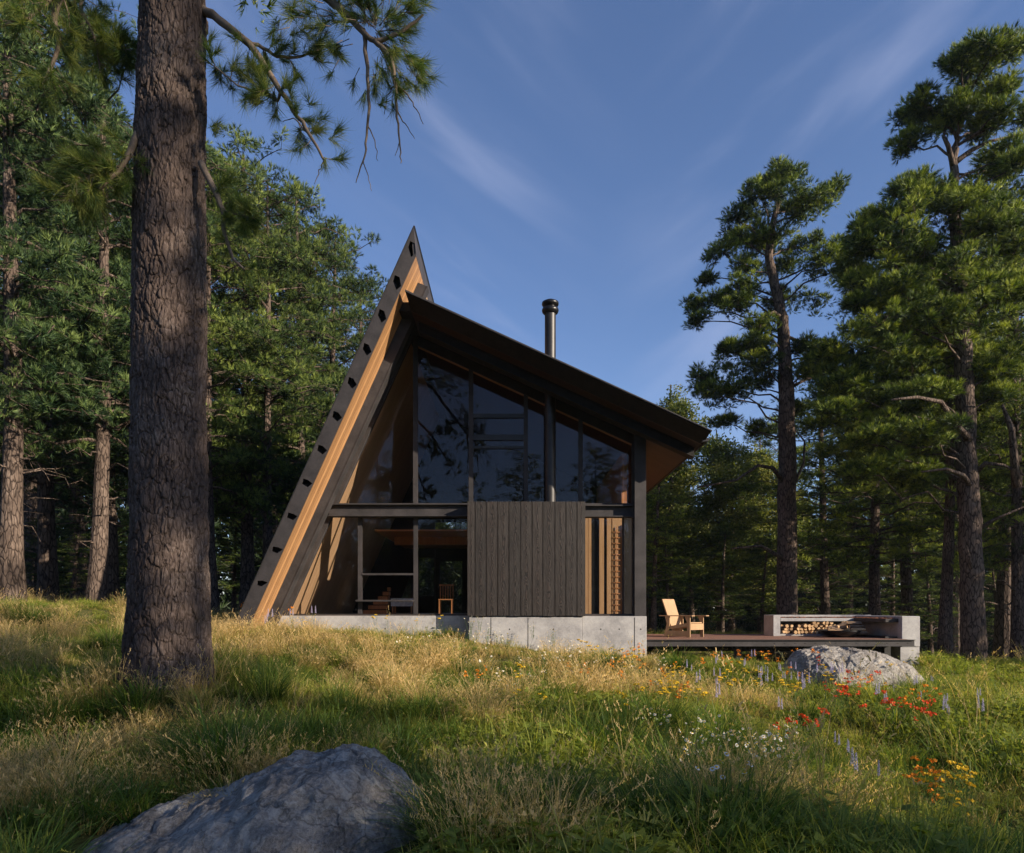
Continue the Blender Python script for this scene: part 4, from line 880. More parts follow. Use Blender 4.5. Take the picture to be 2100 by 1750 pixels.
hero('pine_tree', 'tall slender pine with a layered open crown against the sky', 28, trunkA, [21,19,17,15,12,11,9,8,7,4,2], padsA,
     [([(1608,655,0),(1588,640,-.4),(1565,650,-.8),(1552,690,-1)], 4), ([(1612,690,0),(1640,700,.3),(1666,690,.5)], 4), ([(1614,1000,0),(1585,960,-.5),(1555,955,-1),(1510,985,-1.2),(1430,1000,-1.5)], 5),
      ([(1616,1010,0),(1632,985,.2),(1648,950,.3),(1650,905,.4),(1625,875,.5)], 4), ([(1612,800,0),(1650,780,.6),(1690,770,1)], 4), ([(1614,1150,0),(1560,1120,-1),(1500,1125,-1.5)], 5)], 31, 12, 32, 'needle')
padsB = [(1540,100,80,40),(1410,150,70,45),(1640,115,50,35),(1480,200,120,50),(1640,215,50,40),(1330,240,70,40),(1560,270,110,50),(1270,300,40,25),(1400,320,120,50),(1640,330,60,35),(1290,400,60,32),(1430,370,60,28),(1560,390,60,35),
 (1730,360,50,50),(1650,530,90,40),(1740,480,60,40),(1540,650,60,45),(1630,600,70,40),(1310,610,80,35),(1215,640,35,28),(1330,690,100,45),(1200,740,100,40),(1100,770,70,35),(1060,840,55,55),(1200,850,150,55),(1400,790,120,55),(1600,780,100,50),(1500,890,120,55),(1300,950,150,55),(1110,950,100,50),(1020,920,40,30),(1080,1060,110,55),(1300,1060,150,60),(1500,1040,130,60),(1680,930,90,70),
 (1150,1150,150,50),(980,1190,40,30),(1350,1180,150,60),(1550,1180,130,60),(1690,1120,80,70),(1000,1300,130,45),(1200,1290,150,55),(1400,1300,130,60),(1600,1310,130,60),(1050,1400,140,50),(1250,1420,130,55),(1600,1450,120,55),(1700,1400,70,70),(960,1510,120,50),(1150,1550,120,55),(1300,1560,100,45),(1100,1690,120,50),(1620,1560,80,35),(900,1640,90,40),(1000,1760,120,45),(1250,1760,120,45),(1150,1850,120,45),(1300,1900,100,40),(1000,1900,80,35)]
trunkB = [(1998,1360),(1996,1250),(1990,1100),(1985,980),(1980,850),(1975,720),(1968,600),(1960,480),(1956,400),(1955,330),(1962,290),(1972,240),(1985,160)]
hero('pine_tree', 'tallest pine at right, its rounded top crown high above a bare neck', 21.5, trunkB, [26,22,21,20,18,16,13,11,9,7,5,4,2], padsB,
     [([(1956,345,0),(1945,300,-.2),(1935,280,-.2),(1938,262,0)], 6), ([(1957,335,0),(1990,310,.3),(2030,290,.5),(2100,275,.8)], 6), ([(1990,905,-.1),(1960,870,-.8),(1930,825,-1.2),(1880,815,-1.6),(1830,820,-2)], 7),
      ([(1993,1000,-.1),(1975,975,-.5),(1940,962,-.9),(1890,968,-1.2)], 6), ([(1994,980,0),(2020,950,-.4),(2060,955,-.5),(2110,980,-.6)], 6), ([(1998,1190,0),(1990,1150,-.4),(1982,1120,-.5)], 4), ([(2000,1090,0),(2040,1065,-.3),(2100,1040,-.6)], 5),
      ([(2085,1000,-.5),(2075,880,-.6),(2055,830,-.7)], 9)], 37, 12, 34, 'needle')

# ------------------------------------------------------------------ the big foreground pine
hd_ = 8.5
def big_pine():
    org = Vector((wx(345, hd_), hd_, gz(wx(345, hd_), hd_)))
    o = empty('pine_tree', org); tag(o, 'massive foreground pine trunk with cracked bark and overhanging long needled branches', 'pine tree')
    # centre line and half width in picture units, y from 1405 up to beyond the frame
    rows = [(1440, 346, 94), (1405, 345, 88), (1370, 345, 84), (1320, 345, 80), (1250, 346, 76.5), (1150, 347, 74), (1000, 348, 71), (800, 347, 69.5), (600, 348, 67.5), (400, 349, 65.5), (200, 353, 63), (0, 356, 60.5), (-300, 358, 57), (-700, 362, 50), (-1300, 362, 30), (-1900, 366, 8)]
    ys = np.array([r[0] for r in rows][::-1], float); cx = np.array([r[1] for r in rows][::-1], float); hw = np.array([r[2] for r in rows][::-1], float)
    py = np.concatenate([np.linspace(1440, -20, 850), np.linspace(-40, -1900, 60)]); na = 300
    c = np.interp(py, ys, cx); h = np.interp(py, ys, hw)
    A = np.linspace(0, 2*math.pi, na, endpoint=False); PY, AA = np.meshgrid(py, A, indexing='ij')
    Cx = wx(c, hd_)[:, None]-org.x; Rr = (h/F*hd_)[:, None]; Zz = (CAMZ+(HY-PY)/F*hd_)-org.z
    flare = np.clip((PY-1250)/190, 0, 1)**2*(0.05*np.sin(AA*5+1)+0.03*np.sin(AA*9))
    R0 = 0.45
    # plates: jittered cells, distance to the border
    v = Zz/0.21; n_u = int(round(2*math.pi*R0/0.088)); u = AA/(2*math.pi)*n_u
    wob = fbm(np.stack([np.cos(AA).ravel()*3, np.sin(AA).ravel()*3, Zz.ravel()*3], 1), 3, 2).reshape(AA.shape)
    wob2 = fbm(np.stack([np.cos(AA).ravel()*6+9, np.sin(AA).ravel()*6, Zz.ravel()*9], 1), 3, 7).reshape(AA.shape)
    uu = u+wob*1.6; vv = v+wob2*0.9
    iu = np.floor(uu).astype(np.int64); iv = np.floor(vv).astype(np.int64); f1 = np.full(AA.shape, 9.0); f2 = np.full(AA.shape, 9.0); hid = np.zeros(AA.shape)
    for a in (-1, 0, 1):
        for b in (-1, 0, 1):
            ju = iu+a; jv = iv+b; jm = ju % n_u; z0 = np.zeros_like(jm)
            qx = ju+hash3(jm, jv, z0, 1); qy = jv+hash3(jm, jv, z0, 2)
            dd = np.hypot(uu-qx, vv-qy); m = dd < f1; f2 = np.where(m, f1, np.minimum(f2, dd)); f1 = np.where(m, dd, f1); hid = np.where(m, hash3(jm, jv, z0, 3), hid)
    edge = np.clip((f2-f1)/0.24, 0, 1); fine = fbm(np.stack([np.cos(AA).ravel()*22, np.sin(AA).ravel()*22, Zz.ravel()*30], 1), 4, 12).reshape(AA.shape)
    disp = edge**0.5*0.030*(0.6+0.7*hid) + fine*0.008 + wob*0.03 - 0.02
    Rt = Rr*(1+flare)+disp
    P = np.stack([(Cx+Rt*np.cos(AA)).ravel(), (Rt*np.sin(AA)).ravel(), Zz.ravel()], 1)
    ny_ = len(py); i = np.arange(ny_*na).reshape(ny_, na); j = np.roll(i, -1, 1)
    q = np.stack([i[:-1].ravel(), j[:-1].ravel(), j[1:].ravel(), i[1:].ravel()], 1)
    link('trunk', np_mesh('big_trunk', P, q, 4, {'crack': np.clip(edge*0.8+0.2*hid, 0, 1).ravel()}, True), M['bark_hero'], o)
    # branches
    tb = TreeBuilder(77); g = tb.rng
    def br(path, r0, r1, sides=8):
        pts = [W(a, b, hd_+c_)-org for a, b, c_ in path]; f = []
        for k in range(len(pts)-1):
            for t in range(4):
                p0 = pts[max(0, k-1)]; p1 = pts[k]; p2_ = pts[k+1]; p3 = pts[min(len(pts)-1, k+2)]; s = t/4
                f.append(0.5*((2*p1)+(p2_-p0)*s+(2*p0-5*p1+4*p2_-p3)*s*s+(3*p1-p0-3*p2_+p3)*s**3) + Vector(g.normal(0, 0.006, 3)))
        f.append(pts[-1]); n = len(f); tb.wood.tube(f, [(r0+(r1-r0)*i/(n-1))/F*hd_ for i in range(n)], sides); return f
    def fan(p, d, n=1, L_=0.19):
        for k in range(n):
            dd = Vector(d)+Vector(g.normal(0, 0.35, 3)); dd.normalize(); tb.P.append(np.array([p])+g.normal(0, .01, (1, 3))); tb.D.append(np.array([dd])); tb.T.append(np.array([g.uniform(0.2, 0.95)])); tb.L.append(np.array([L_*g.uniform(0.85, 1.15)]))
    def twig(p, d, Ln, fans=3, r=0.006):
        d = Vector(d).normalized(); q = [p]; dd = d.copy()
        for k in range(4): dd = (dd+Vector(g.normal(0, 0.16, 3))+Vector((0, 0, -0.04))).normalized(); q.append(q[-1]+dd*Ln/4)
        tb.wood.tube(q, [r, r*.85, r*.7, r*.55, r*.4], 5)
        for k in range(fans):
            fan(q[4-min(3, k)] if k else q[-1], dd+Vector((0, 0, 0.2)), 2)
        return q
    b1 = br([(405, 12, .1), (450, 40, -.1), (500, 80, -.2), (540, 130, -.3), (575, 185, -.35), (610, 240, -.4), (640, 285, -.4), (665, 330, -.4)], 9, 2)
    b2 = br([(500, 78, -.2), (540, 100, -.1), (580, 118, 0), (630, 112, .1), (672, 92, .2)], 4, 1.5, 6)
    b3 = br([(575, 185, -.35), (570, 205, -.3), (545, 195, -.3), (490, 175, -.4), (430, 130, -.4)], 3.5, 1, 6)
    b4 = br([(560, -120, .2), (640, -30, 0), (700, 20, -.2), (740, 60, -.3), (770, 85, -.35), (830, 60, -.4), (868, 30, -.4)], 10, 2)
    b0 = br([(380, -260, 0), (460, -200, 0.1), (560, -120, .2)], 14, 10)
    b5 = br([(745, 62, -.3), (752, 120, -.3), (756, 200, -.3), (752, 280, -.3), (745, 330, -.3), (730, 375, -.3)], 5, .8, 6)
    b6 = br([(770, 85, -.35), (800, 120, -.4), (812, 180, -.4), (815, 240, -.4), (820, 300, -.4), (822, 335, -.4)], 5, .8, 6)
    br([(812, 170, -.4), (835, 195, -.4), (855, 225, -.5), (868, 255, -.5)], 1.8, .6, 5); br([(812, 170, -.4), (795, 195, -.3), (788, 235, -.3)], 1.6, .6, 5)
    br([(815, 230, -.4), (832, 255, -.4), (850, 285, -.4)], 1.5, .5, 5); br([(752, 250, -.3), (768, 290, -.3), (775, 330, -.3)], 1.5, .5, 5); br([(745, 330, -.3), (755, 360, -.3), (762, 392, -.3)], 1.2, .5, 5); br([(820, 290, -.4), (810, 320, -.4)], 1, .5, 5)
    br([(665, 330, -.4), (655, 350, -.4), (645, 378, -.4)], 1.4, .5, 5); br([(640, 285, -.4), (625, 265, -.4), (600, 245, -.45), (580, 250, -.4)], 2, .6, 5)
    b7 = br([(412, 335, -.2), (435, 380, -.3), (455, 430, -.3), (462, 480, -.3), (478, 530, -.3), (503, 555, -.3)], 7, 2)
    b8 = br([(455, 430, -.3), (480, 440, -.35), (522, 448, -.4)], 2, .8, 5)
    b9 = br([(290, 255, -.2), (275, 290, -.3), (255, 335, -.35), (220, 372, -.4), (170, 400, -.4), (120, 402, -.4)], 8, 1.5)
    b10 = br([(255, 335, -.3), (225, 355, -.4), (185, 362, -.5), (130, 385, -.6)], 4, 1, 6)
    b11 = br([(330, -90, 0), (240, -60, -.2), (130, -10, -.3), (110, 40, -.3), (122, 85, -.3), (95, 160, -.3), (88, 170, -.3)], 9, 2)
    b12 = br([(290, -120, 0), (200, -60, .1), (165, 10, .1), (185, 55, 0), (200, 100, 0), (205, 150, 0)], 6, 1.2, 6)
    b13 = br([(130, -30, -.3), (80, 20, -.5), (40, 45, -.6), (-20, 55, -.6)], 6, 1.5, 6)
    b14 = br([(185, 55, 0), (215, 80, 0), (245, 95, 0), (262, 110, 0)], 2, .8, 5)
    for b, dens, ln, fn, side in [(b1, 1.2, .25, 3, None), (b2, 2, .22, 3, None), (b3, 2, .22, 3, None), (b9, 3, .35, 3, None), (b10, 4, .35, 3, None), (b11, 2.2, .35, 3, None), (b12, 3, .32, 3, None), (b13, 3, .35, 3, None), (b14, 3, .2, 3, None), (b8, 3, .15, 3, None), (b7, .5, .22, 2, None)]:
        n = len(b)
        for k in range(int(n*dens*0.5)):
            u = 0.25+0.75*g.random(); i_ = min(n-2, int(u*(n-1))); p = b[i_]; t = (b[i_+1]-b[i_]).normalized()
            v = Vector(g.normal(0, 1, 3)); v = (v-t*v.dot(t)).normalized(); twig(p, t*0.6+v*0.9+Vector((0, 0, .1)), ln*g.uniform(.5, 1.2), fn)
        fan(b[-1], (b[-1]-b[-2]).normalized(), 3)
    # dense mass at the upper right
    for (a, b_, n) in [(700, 0, 9), (740, 20, 10), (780, 40, 12), (820, 60, 12), (800, 110, 12), (840, 130, 12), (860, 160, 8), (790, 150, 10), (730, -30, 10), (790, -20, 10), (850, 10, 8), (700, 60, 4), (770, 190, 3), (830, 200, 3), (690, 110, 3), (700, 160, 2), (665, 50, 4), (640, 10, 5), (600, 30, 3), (570, 70, 2), (560, -10, 3)]:
        for k in range(n):
            p = W(a+g.normal(0, 14), b_+g.normal(0, 14), hd_-0.3+g.normal(0, .22))-org; src = W(770, 60, hd_-.3)-org
            dr = (p-src); dr = dr.normalized() if dr.length > 0.05 else Vector((1, 0, 0)); st_ = p - dr*0.18 + Vector(g.normal(0, .03, 3))
            tb.wood.tube([st_, p], [0.005, 0.003], 4); fan(p, dr+Vector((0.1, 0, -0.1)), 3, 0.2)
    for a, b_ in [(437, 262), (440, 275), (450, 390), (455, 380), (470, 375), (635, 215), (655, 245), (640, 270), (680, 285), (690, 270), (600, 20), (430, 85), (440, 110), (455, 150), (520, 130), (530, 145), (545, 150), (600, 70), (620, 60), (660, 60), (820, 190), (780, 215)]:
        p = W(a, b_, hd_-.35)-org; fan(p, Vector((0.5, 0, 0.4)), 4, 0.19)
    wm = tb.wood.mesh('limbs'); P = np.concatenate(tb.P); Dd = np.concatenate(tb.D); T = np.concatenate(tb.T); Ln = np.concatenate(tb.L)
    V_, tn = tufts(P, Dd, Ln, 30, 0.0045, tb.rng, 1.25, T, 0.1)
    link('branch', wm, M['twig'], o, True); link('needles', np_mesh('needles', V_, np.arange(len(V_)).reshape(-1, 3), 3, {'tint': tn}), M['needle_long'], o)
    # upper crown above the frame (throws shade)
    tc_ = TreeBuilder(78)
    for k in range(46):
        z = tc_.rng.uniform(9.5, 18); az = tc_.rng.uniform(0, 6.28); Lb = 3.6*(1-(z-9)/13)*tc_.rng.uniform(.6, 1.1)
        a = Vector((0, 0, z)); e_ = a+Vector((math.cos(az)*Lb, math.sin(az)*Lb, 0.3)); bp = tc_.limb(a, e_, .05, .015, .05, 5, 5)
        for q in range(int(Lb*3)): tc_.clump(np.array(bp[min(5, 2+q % 4)])+tc_.rng.normal(0, .4, 3), .4, 18, .18, .6)
    wm, cm = tc_.meshes('bigcrown', 8, 0.02); link('limb', wm, M['bark'], o); link('crown', cm, M['needle_long'], o)
big_pine()

# ------------------------------------------------------------------ distant wood closing the view
def far_wood():
    g = np.random.default_rng(9); P = []; D = []; T = []; Ls = []
    n = 1500; an = g.uniform(R(-180), R(180), n); dist = g.uniform(62, 110, n)
    for a, d in zip(an, dist):
        x = math.sin(a)*d; y = math.cos(a)*d
        if y < 45 and abs(a) < R(62): continue
        if abs(a) > R(60) and (x*0.476+y > -55 and x > 0): continue
        z = gz(x, y); pxx = CX+F*x/abs(y) if y > 0 else 1050; d = math.hypot(x, y)
        H = (g.uniform(.10, .17) if 750 < pxx < 1750 else g.uniform(.2, .32))*d+3; m = 280 if abs(a) < R(62) else 90; t = g.random(m)**1.1
        rr = (1-t*0.85)*H*0.22*np.sqrt(g.random(m)); az = g.uniform(0, 6.28, m)
        P.append(np.stack([x+rr*np.cos(az), y+rr*np.sin(az), z+t*H], 1)); dv = np.stack([np.cos(az)*.6, np.sin(az)*.6, g.uniform(0, .8, m)], 1); D.append(dv/np.linalg.norm(dv, axis=1, keepdims=True)); T.append(np.full(m, g.uniform(.1, .5))); Ls.append(g.uniform(.7, 1.1, m) if abs(a) < R(62) else g.uniform(1.0, 1.7, m))
    P = np.concatenate(P); D = np.concatenate(D); T = np.concatenate(T); Ls = np.concatenate(Ls)
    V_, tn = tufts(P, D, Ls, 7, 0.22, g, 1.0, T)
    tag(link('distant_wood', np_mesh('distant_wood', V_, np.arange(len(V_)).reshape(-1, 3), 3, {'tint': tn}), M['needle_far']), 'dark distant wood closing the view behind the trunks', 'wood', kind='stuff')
far_wood()

# ------------------------------------------------------------------ meadow
def blade_mesh(name, n, hmin, hmax, wid, rad, lean, curve, seed, segs=4, leafy=False, seed_heads=0.0, mat='g_green'):
    g = np.random.default_rng(seed); V_ = []; Fq = []; al = []; tn = []
    for k in range(n):
        a = g.uniform(0, 6.283); r0 = rad*math.sqrt(g.random())*0.5; p = np.array([math.cos(a)*r0, math.sin(a)*r0, -0.03])
        a2 = a+g.normal(0, 0.6); h = g.uniform(hmin, hmax); ln = abs(g.normal(lean, lean*0.5)); d = np.array([math.cos(a2)*ln, math.sin(a2)*ln, 1.0]); d /= np.linalg.norm(d)
        side = np.array([-math.sin(a2+g.normal(0, .6)), math.cos(a2), 0]); side /= np.linalg.norm(side); t_ = g.random(); b = len(V_); q = p.copy(); dd = d.copy(); cv = curve*g.uniform(.3, 1.4)
        for s in range(segs+1):
            u = s/segs; wdt = wid*(1-u)**0.7*0.5*g.uniform(.9, 1.1)+0.0004
            V_.append(q-side*wdt); V_.append(q+side*wdt); al += [u, u]; tn += [t_, t_]
            dd = dd+np.array([math.cos(a2), math.sin(a2), -0.9])*cv*u/segs*2; dd /= np.linalg.norm(dd); q = q+dd*h/segs
        for s in range(segs): Fq.append((b+2*s, b+2*s+1, b+2*s+3, b+2*s+2))
        if g.random() < seed_heads:
            for j in range(9):
                qq = q-dd*0.013*j; v = g.normal(size=3)*0.008+np.array([0, 0, .01]); b = len(V_)
                V_ += [qq-side*0.003, qq+side*0.003, qq+v+side*0.002, qq+v-side*0.002]; al += [1]*4; tn += [t_]*4; Fq.append((b, b+1, b+2, b+3))
        if leafy:
            for j in range(9):
                u = g.uniform(.15, 1); s_ = int(u*segs); c = (np.array(V_[b+2*min(segs, s_)])+np.array(V_[b+2*min(segs, s_)+1]))/2
                la = g.uniform(0, 6.28); lv = np.array([math.cos(la), math.sin(la), g.uniform(-.1, .7)])*g.uniform(.035, .07); sv = np.array([-math.sin(la), math.cos(la), 0])*g.uniform(.011, .022); b2 = len(V_)
                V_ += [c, c+lv*.5-sv, c+lv, c+lv*.5+sv]; al += [u, u, u, u]; tn += [g.random()]*4; Fq.append((b2, b2+1, b2+2, b2+3))
    me = np_mesh(name, np.array(V_), np.array(Fq), 4, {'along': al, 'tint': tn}); me.materials.append(M[mat]); return me
GRASS = [
 ('ga', 56, .07, .18, .011, .30, .6, .6, 'g_green', 0, False), ('gb', 44, .14, .32, .011, .26, .55, .7, 'g_green', 0, False), ('gc', 46, .10, .26, .010, .3, .6, .6, 'g_dry', 0, False),
 ('gd', 40, .25, .50, .0065, .22, .35, .55, 'g_dry', .6, False), ('ge', 34, .28, .50, .007, .20, .4, .8, 'g_green', .15, False), ('gf', 22, .10, .30, .006, .30, .4, .2, 'herb', 0, True), ('gg', 90, .22, .42, .008, .22, .7, 1.0, 'g_dark', 0, False), ('gh', 50, .10, .26, .008, .3, .7, .8, 'g_dark', 0, False), ('gi', 12, .40, .75, .004, .2, .2, .4, 'g_dry', 1.0, False)]
pcol = bpy.data.collections.new('grass_protos')
gob = []
for k, (nm, n, h0, h1, wd, rd, le, cu, mt, sh, lf) in enumerate(GRASS):
    me = blade_mesh(nm, n, h0, h1, wd, rd, le, cu, 300+k, 4, lf, sh, mt); o = bpy.data.objects.new(nm, me); pcol.objects.link(o); gob.append(o)
def scatter(name, label, xs, ys, idx, scl, seed):
    g = np.random.default_rng(seed); zs = ground_z(xs, ys); n = len(xs)
    me = bpy.data.meshes.new(name); me.vertices.add(n); me.vertices.foreach_set('co', np.stack([xs, ys, zs], 1).astype(np.float32).ravel())
    a = me.attributes.new('idx', 'INT', 'POINT'); a.data.foreach_set('value', idx.astype(np.int32))
    a = me.attributes.new('scl', 'FLOAT', 'POINT'); a.data.foreach_set('value', scl.astype(np.float32))
    a = me.attributes.new('rot', 'FLOAT_VECTOR', 'POINT'); a.data.foreach_set('vector', np.stack([g.normal(0, .1, n), g.normal(0, .1, n), g.uniform(0, 6.28, n)], 1).astype(np.float32).ravel())
    o = bpy.data.objects.new(name, me); C.objects.link(o); tag(o, label, 'grass', kind='stuff')
    ng = bpy.data.node_groups.new('scatter', 'GeometryNodeTree'); ng.interface.new_socket('Geometry', in_out='INPUT', socket_type='NodeSocketGeometry'); ng.interface.new_socket('Geometry', in_out='OUTPUT', socket_type='NodeSocketGeometry')
    nn_ = ng.nodes.new; gi = nn_('NodeGroupInput'); go = nn_('NodeGroupOutput'); ip = nn_('GeometryNodeInstanceOnPoints'); ci = nn_('GeometryNodeCollectionInfo')
    ci.inputs['Collection'].default_value = pcol; ci.inputs['Separate Children'].default_value = True; ci.inputs['Reset Children'].default_value = True
    def na(nm, ty): q = nn_('GeometryNodeInputNamedAttribute'); q.data_type = ty; q.inputs['Name'].default_value = nm; return q.outputs['Attribute']
    e2r = nn_('FunctionNodeEulerToRotation'); l = ng.links.new
    m2p = nn_('GeometryNodeMeshToPoints'); l(gi.outputs[0], m2p.inputs['Mesh'])
    l(m2p.outputs[0], ip.inputs['Points']); l(ci.outputs[0], ip.inputs['Instance']); ip.inputs['Pick Instance'].default_value = True
    l(na('idx', 'INT'), ip.inputs['Instance Index']); l(na('rot', 'FLOAT_VECTOR'), e2r.inputs[0]); l(e2r.outputs[0], ip.inputs['Rotation'])
    cx_ = nn_('ShaderNodeCombineXYZ'); sc_ = na('scl', 'FLOAT')
    for q in range(3): l(sc_, cx_.inputs[q])
    l(cx_.outputs[0], ip.inputs['Scale']); l(ip.outputs[0], go.inputs[0])
    md = o.modifiers.new('scatter', 'NODES'); md.node_group = ng; return o
def px0(x, y): return CX+F*x/y
def meadow():
    g = np.random.default_rng(21); X_ = []; Y_ = []
    for y0, y1, dens in [(2.6, 6, 95), (6, 10, 62), (10, 15, 42), (15, 21, 26), (21, 32, 12)]:
        A = (y1-y0)*(1.6*(y0+y1)/2+5); n = int(A*dens); y = g.uniform(y0, y1, n); half = 0.8*y+2.5; x = g.uniform(-1, 1, n)*half; X_.append(x); Y_.append(y)
    x = np.concatenate(X_); y = np.concatenate(Y_)
    keep = ~((x > -6.3) & (x < 3.45) & (y > 17.3) & (y < 26)) & ~((x > xl) & (x < 3.45) & (y > 16.85) & (y < 18)) & ~((x > 3.4) & (x < 10.8) & (y > 17.2) & (y < 21))
    keep &= ~(((x-wx(345, 8.5))**2+(y-8.5)**2) < 0.42**2)
    keep &= ~((x > -3.2) & (px0(x, y) < 885) & (y < 4.95) & (px0(x, y) > 90))
    e1 = ((x+1.55)/1.2)**2+((y-5)/0.8)**2 < 1; keep &= ~e1; keep &= ~(((x-wx(1750, 14.6))/1.25)**2+((y-14.6)/0.7)**2 < 1)
    x = x[keep]; y = y[keep]; n = len(x)
    f1_ = fbm(np.stack([x*.5, y*.5, x*0], 1), 3, 40); f2_ = fbm(np.stack([x*.8+50, y*.8, x*0], 1), 3, 44); f3_ = fbm(np.stack([x*.45+90, y*.45+5, x*0], 1), 3, 48); r = g.random(n)
    px = CX+F*x/y
    dry = f1_*2.2+0.06*((px < 600) | ((px > 880) & (px < 1200))) - 0.35*(px > 1350) + 0.38*((y > 11) & (px < 1300)) + 0.12*(px < 450) - 0.12 - 0.35*((y < 8) & (px > 650)) 
    idx = np.where(r < .32, 0, np.where(r < .58, 1, np.where(r < .72, 2, np.where(r < .82, 5, np.where(r < .92, 7, 4)))))
    q = g.random(n)
    idx = np.where((dry > .22) & (q < .30), 3, idx); idx = np.where((dry > .05) & (q > .35) & (q < .68), 2, idx)
    idx = np.where((f2_ > .22) & (q > .6) & (q < .9) , 6, idx); idx = np.where((f3_ > .1) & (q > .5) & (px > 900), 5, idx); idx = np.where((q > .988), 8, idx); dome = (q > .90) & (q < .945) & (y < 13.5) & (f1_ < .12); idx = np.where(dome, 6, idx)
    scl = 0.95*g.uniform(.65, 1.3, n)*(1+0.9*np.clip(f3_+f2_*0.6, -.5, .7)); scl *= np.where((px > 1100) & (y < 14), 1.15, 1.0)*np.where((y > 13.5) & (px > 950) & (px < 1350), .8, 1)*np.where((y > 12.5) & (px >= 1350) & (px < 1880), .62, 1)
    scl = np.where(dome, g.uniform(1.15, 1.75, n), scl)
    print('grass tufts', n)
    scatter('meadow_grass', 'mixed green and dry meadow grass covering the slope', x, y, idx, scl, 5)
meadow()

# single big tussocks
tus = []
for k in range(3):
    me = blade_mesh('tussock', 560, .28, .62, .0085, .34, .75, .8, 500+k, 6, False, 0.05, 'g_dark'); tus.append(me)
tusdry = blade_mesh('tussock_dry', 300, .3, .7, .006, .3, .5, .7, 510, 6, False, 0.6, 'g_dry')
def ground_hit(px, py, h=0.0):
    """distance at which the ray through a picture point is h above the ground"""
    lo = None; prev = None
    for d in np.arange(3.0, 34, 0.1):
        v = wz(py, d) - (gz(wx(px, d), d)+h)
        if v < 0: return d
    return 30.0
tl = [(455, 1600, 1.25, 0, 'large round green tussock above the left shoulder of the front boulder'), (60, 1285, .95, 1, 'bright green tussock near the left edge below the edge trunk'), (975, 1745, 1.0, 2, 'dark tussock right beside the front boulder'), (885, 1700, .6, 1, 'small tussock touching the right end of the front boulder'),
      (1500, 1745, 1.1, 0, 'bright tussock at the bottom of the photo right of centre'), (1250, 1560, 1.2, 1, 'dark domed tussock in the middle of the meadow'), (1400, 1640, 1.25, 2, 'broad dark tussock right of the domed one'), (1340, 1500, 1.1, 0, 'tussock above the broad dark one'), (600, 1545, .9, 1, 'tussock right of the large round one'), (690, 1535, .8, 2, 'tussock just behind the peak of the front boulder'),
      (1330, 1700, .9, 2, 'low tussock in the shade near the bottom edge'), (860, 1480, .8, 0, 'tussock in the open grass left of centre'), (1100, 1420, .9, 1, 'tussock below the daisies by the foundation'), (1250, 1375, .9, 2, 'tussock under the right end of the foundation'), (1390, 1375, .9, 0, 'tussock where the deck meets the cabin'), (1150, 1690, .9, 1, 'shaded tussock right of the boulder tussock'), (150, 1490, .7, 0, 'small tussock in the left meadow'), (1620, 1700, 1.0, 1, 'dark tussock under the orange flowers'), (1480, 1530, 1.0, 2, 'tussock below the white daisy drift'), (230, 1330, .8, 1, 'tussock in the sun left of the big trunk')]
for px, py, s, k, lb in tl:
    d = ground_hit(px, py); o = link('grass_tussock', tus[k], None); o.location = (wx(px, d), d, gz(wx(px, d), d)); o.scale = (s*1.3, s*1.3, s*1.25); o.rotation_euler = (0, 0, px*.1); tag(o, lb, 'grass tussock', 'big grass tussocks')
for px, py, s, lb in [(640, 1380, 1.0, 'dry tan grass clump right of the big trunk'), (760, 1385, 1.0, 'dry tan grass clump below the left foundation'), (990, 1500, 1.1, 'tall dry grass clump in the centre of the meadow'), (1060, 1440, 1.0, 'dry grass clump left of the daisies'), (880, 1385, 1.0, 'dry grass clump below the glass doors'), (480, 1690, .7, 'dry wispy clump left of the front boulder'), (570, 1640, .6, 'dry wispy clump leaning on the front boulder'), (760, 1560, .6, 'purple grey grass clump behind the boulder peak'), (950, 1620, .8, 'dry grass clump right of the boulder peak'), (1350, 1450, 1.0, 'arching dry grass clump below the deck')]:
    d = ground_hit(px, py); o = link('dry_grass_clump', tusdry, None); o.location = (wx(px, d), d, gz(wx(px, d), d)); o.scale = (s, s, s); o.rotation_euler = (0, 0, px*.3); tag(o, lb, 'dry grass', 'dry grass clumps')

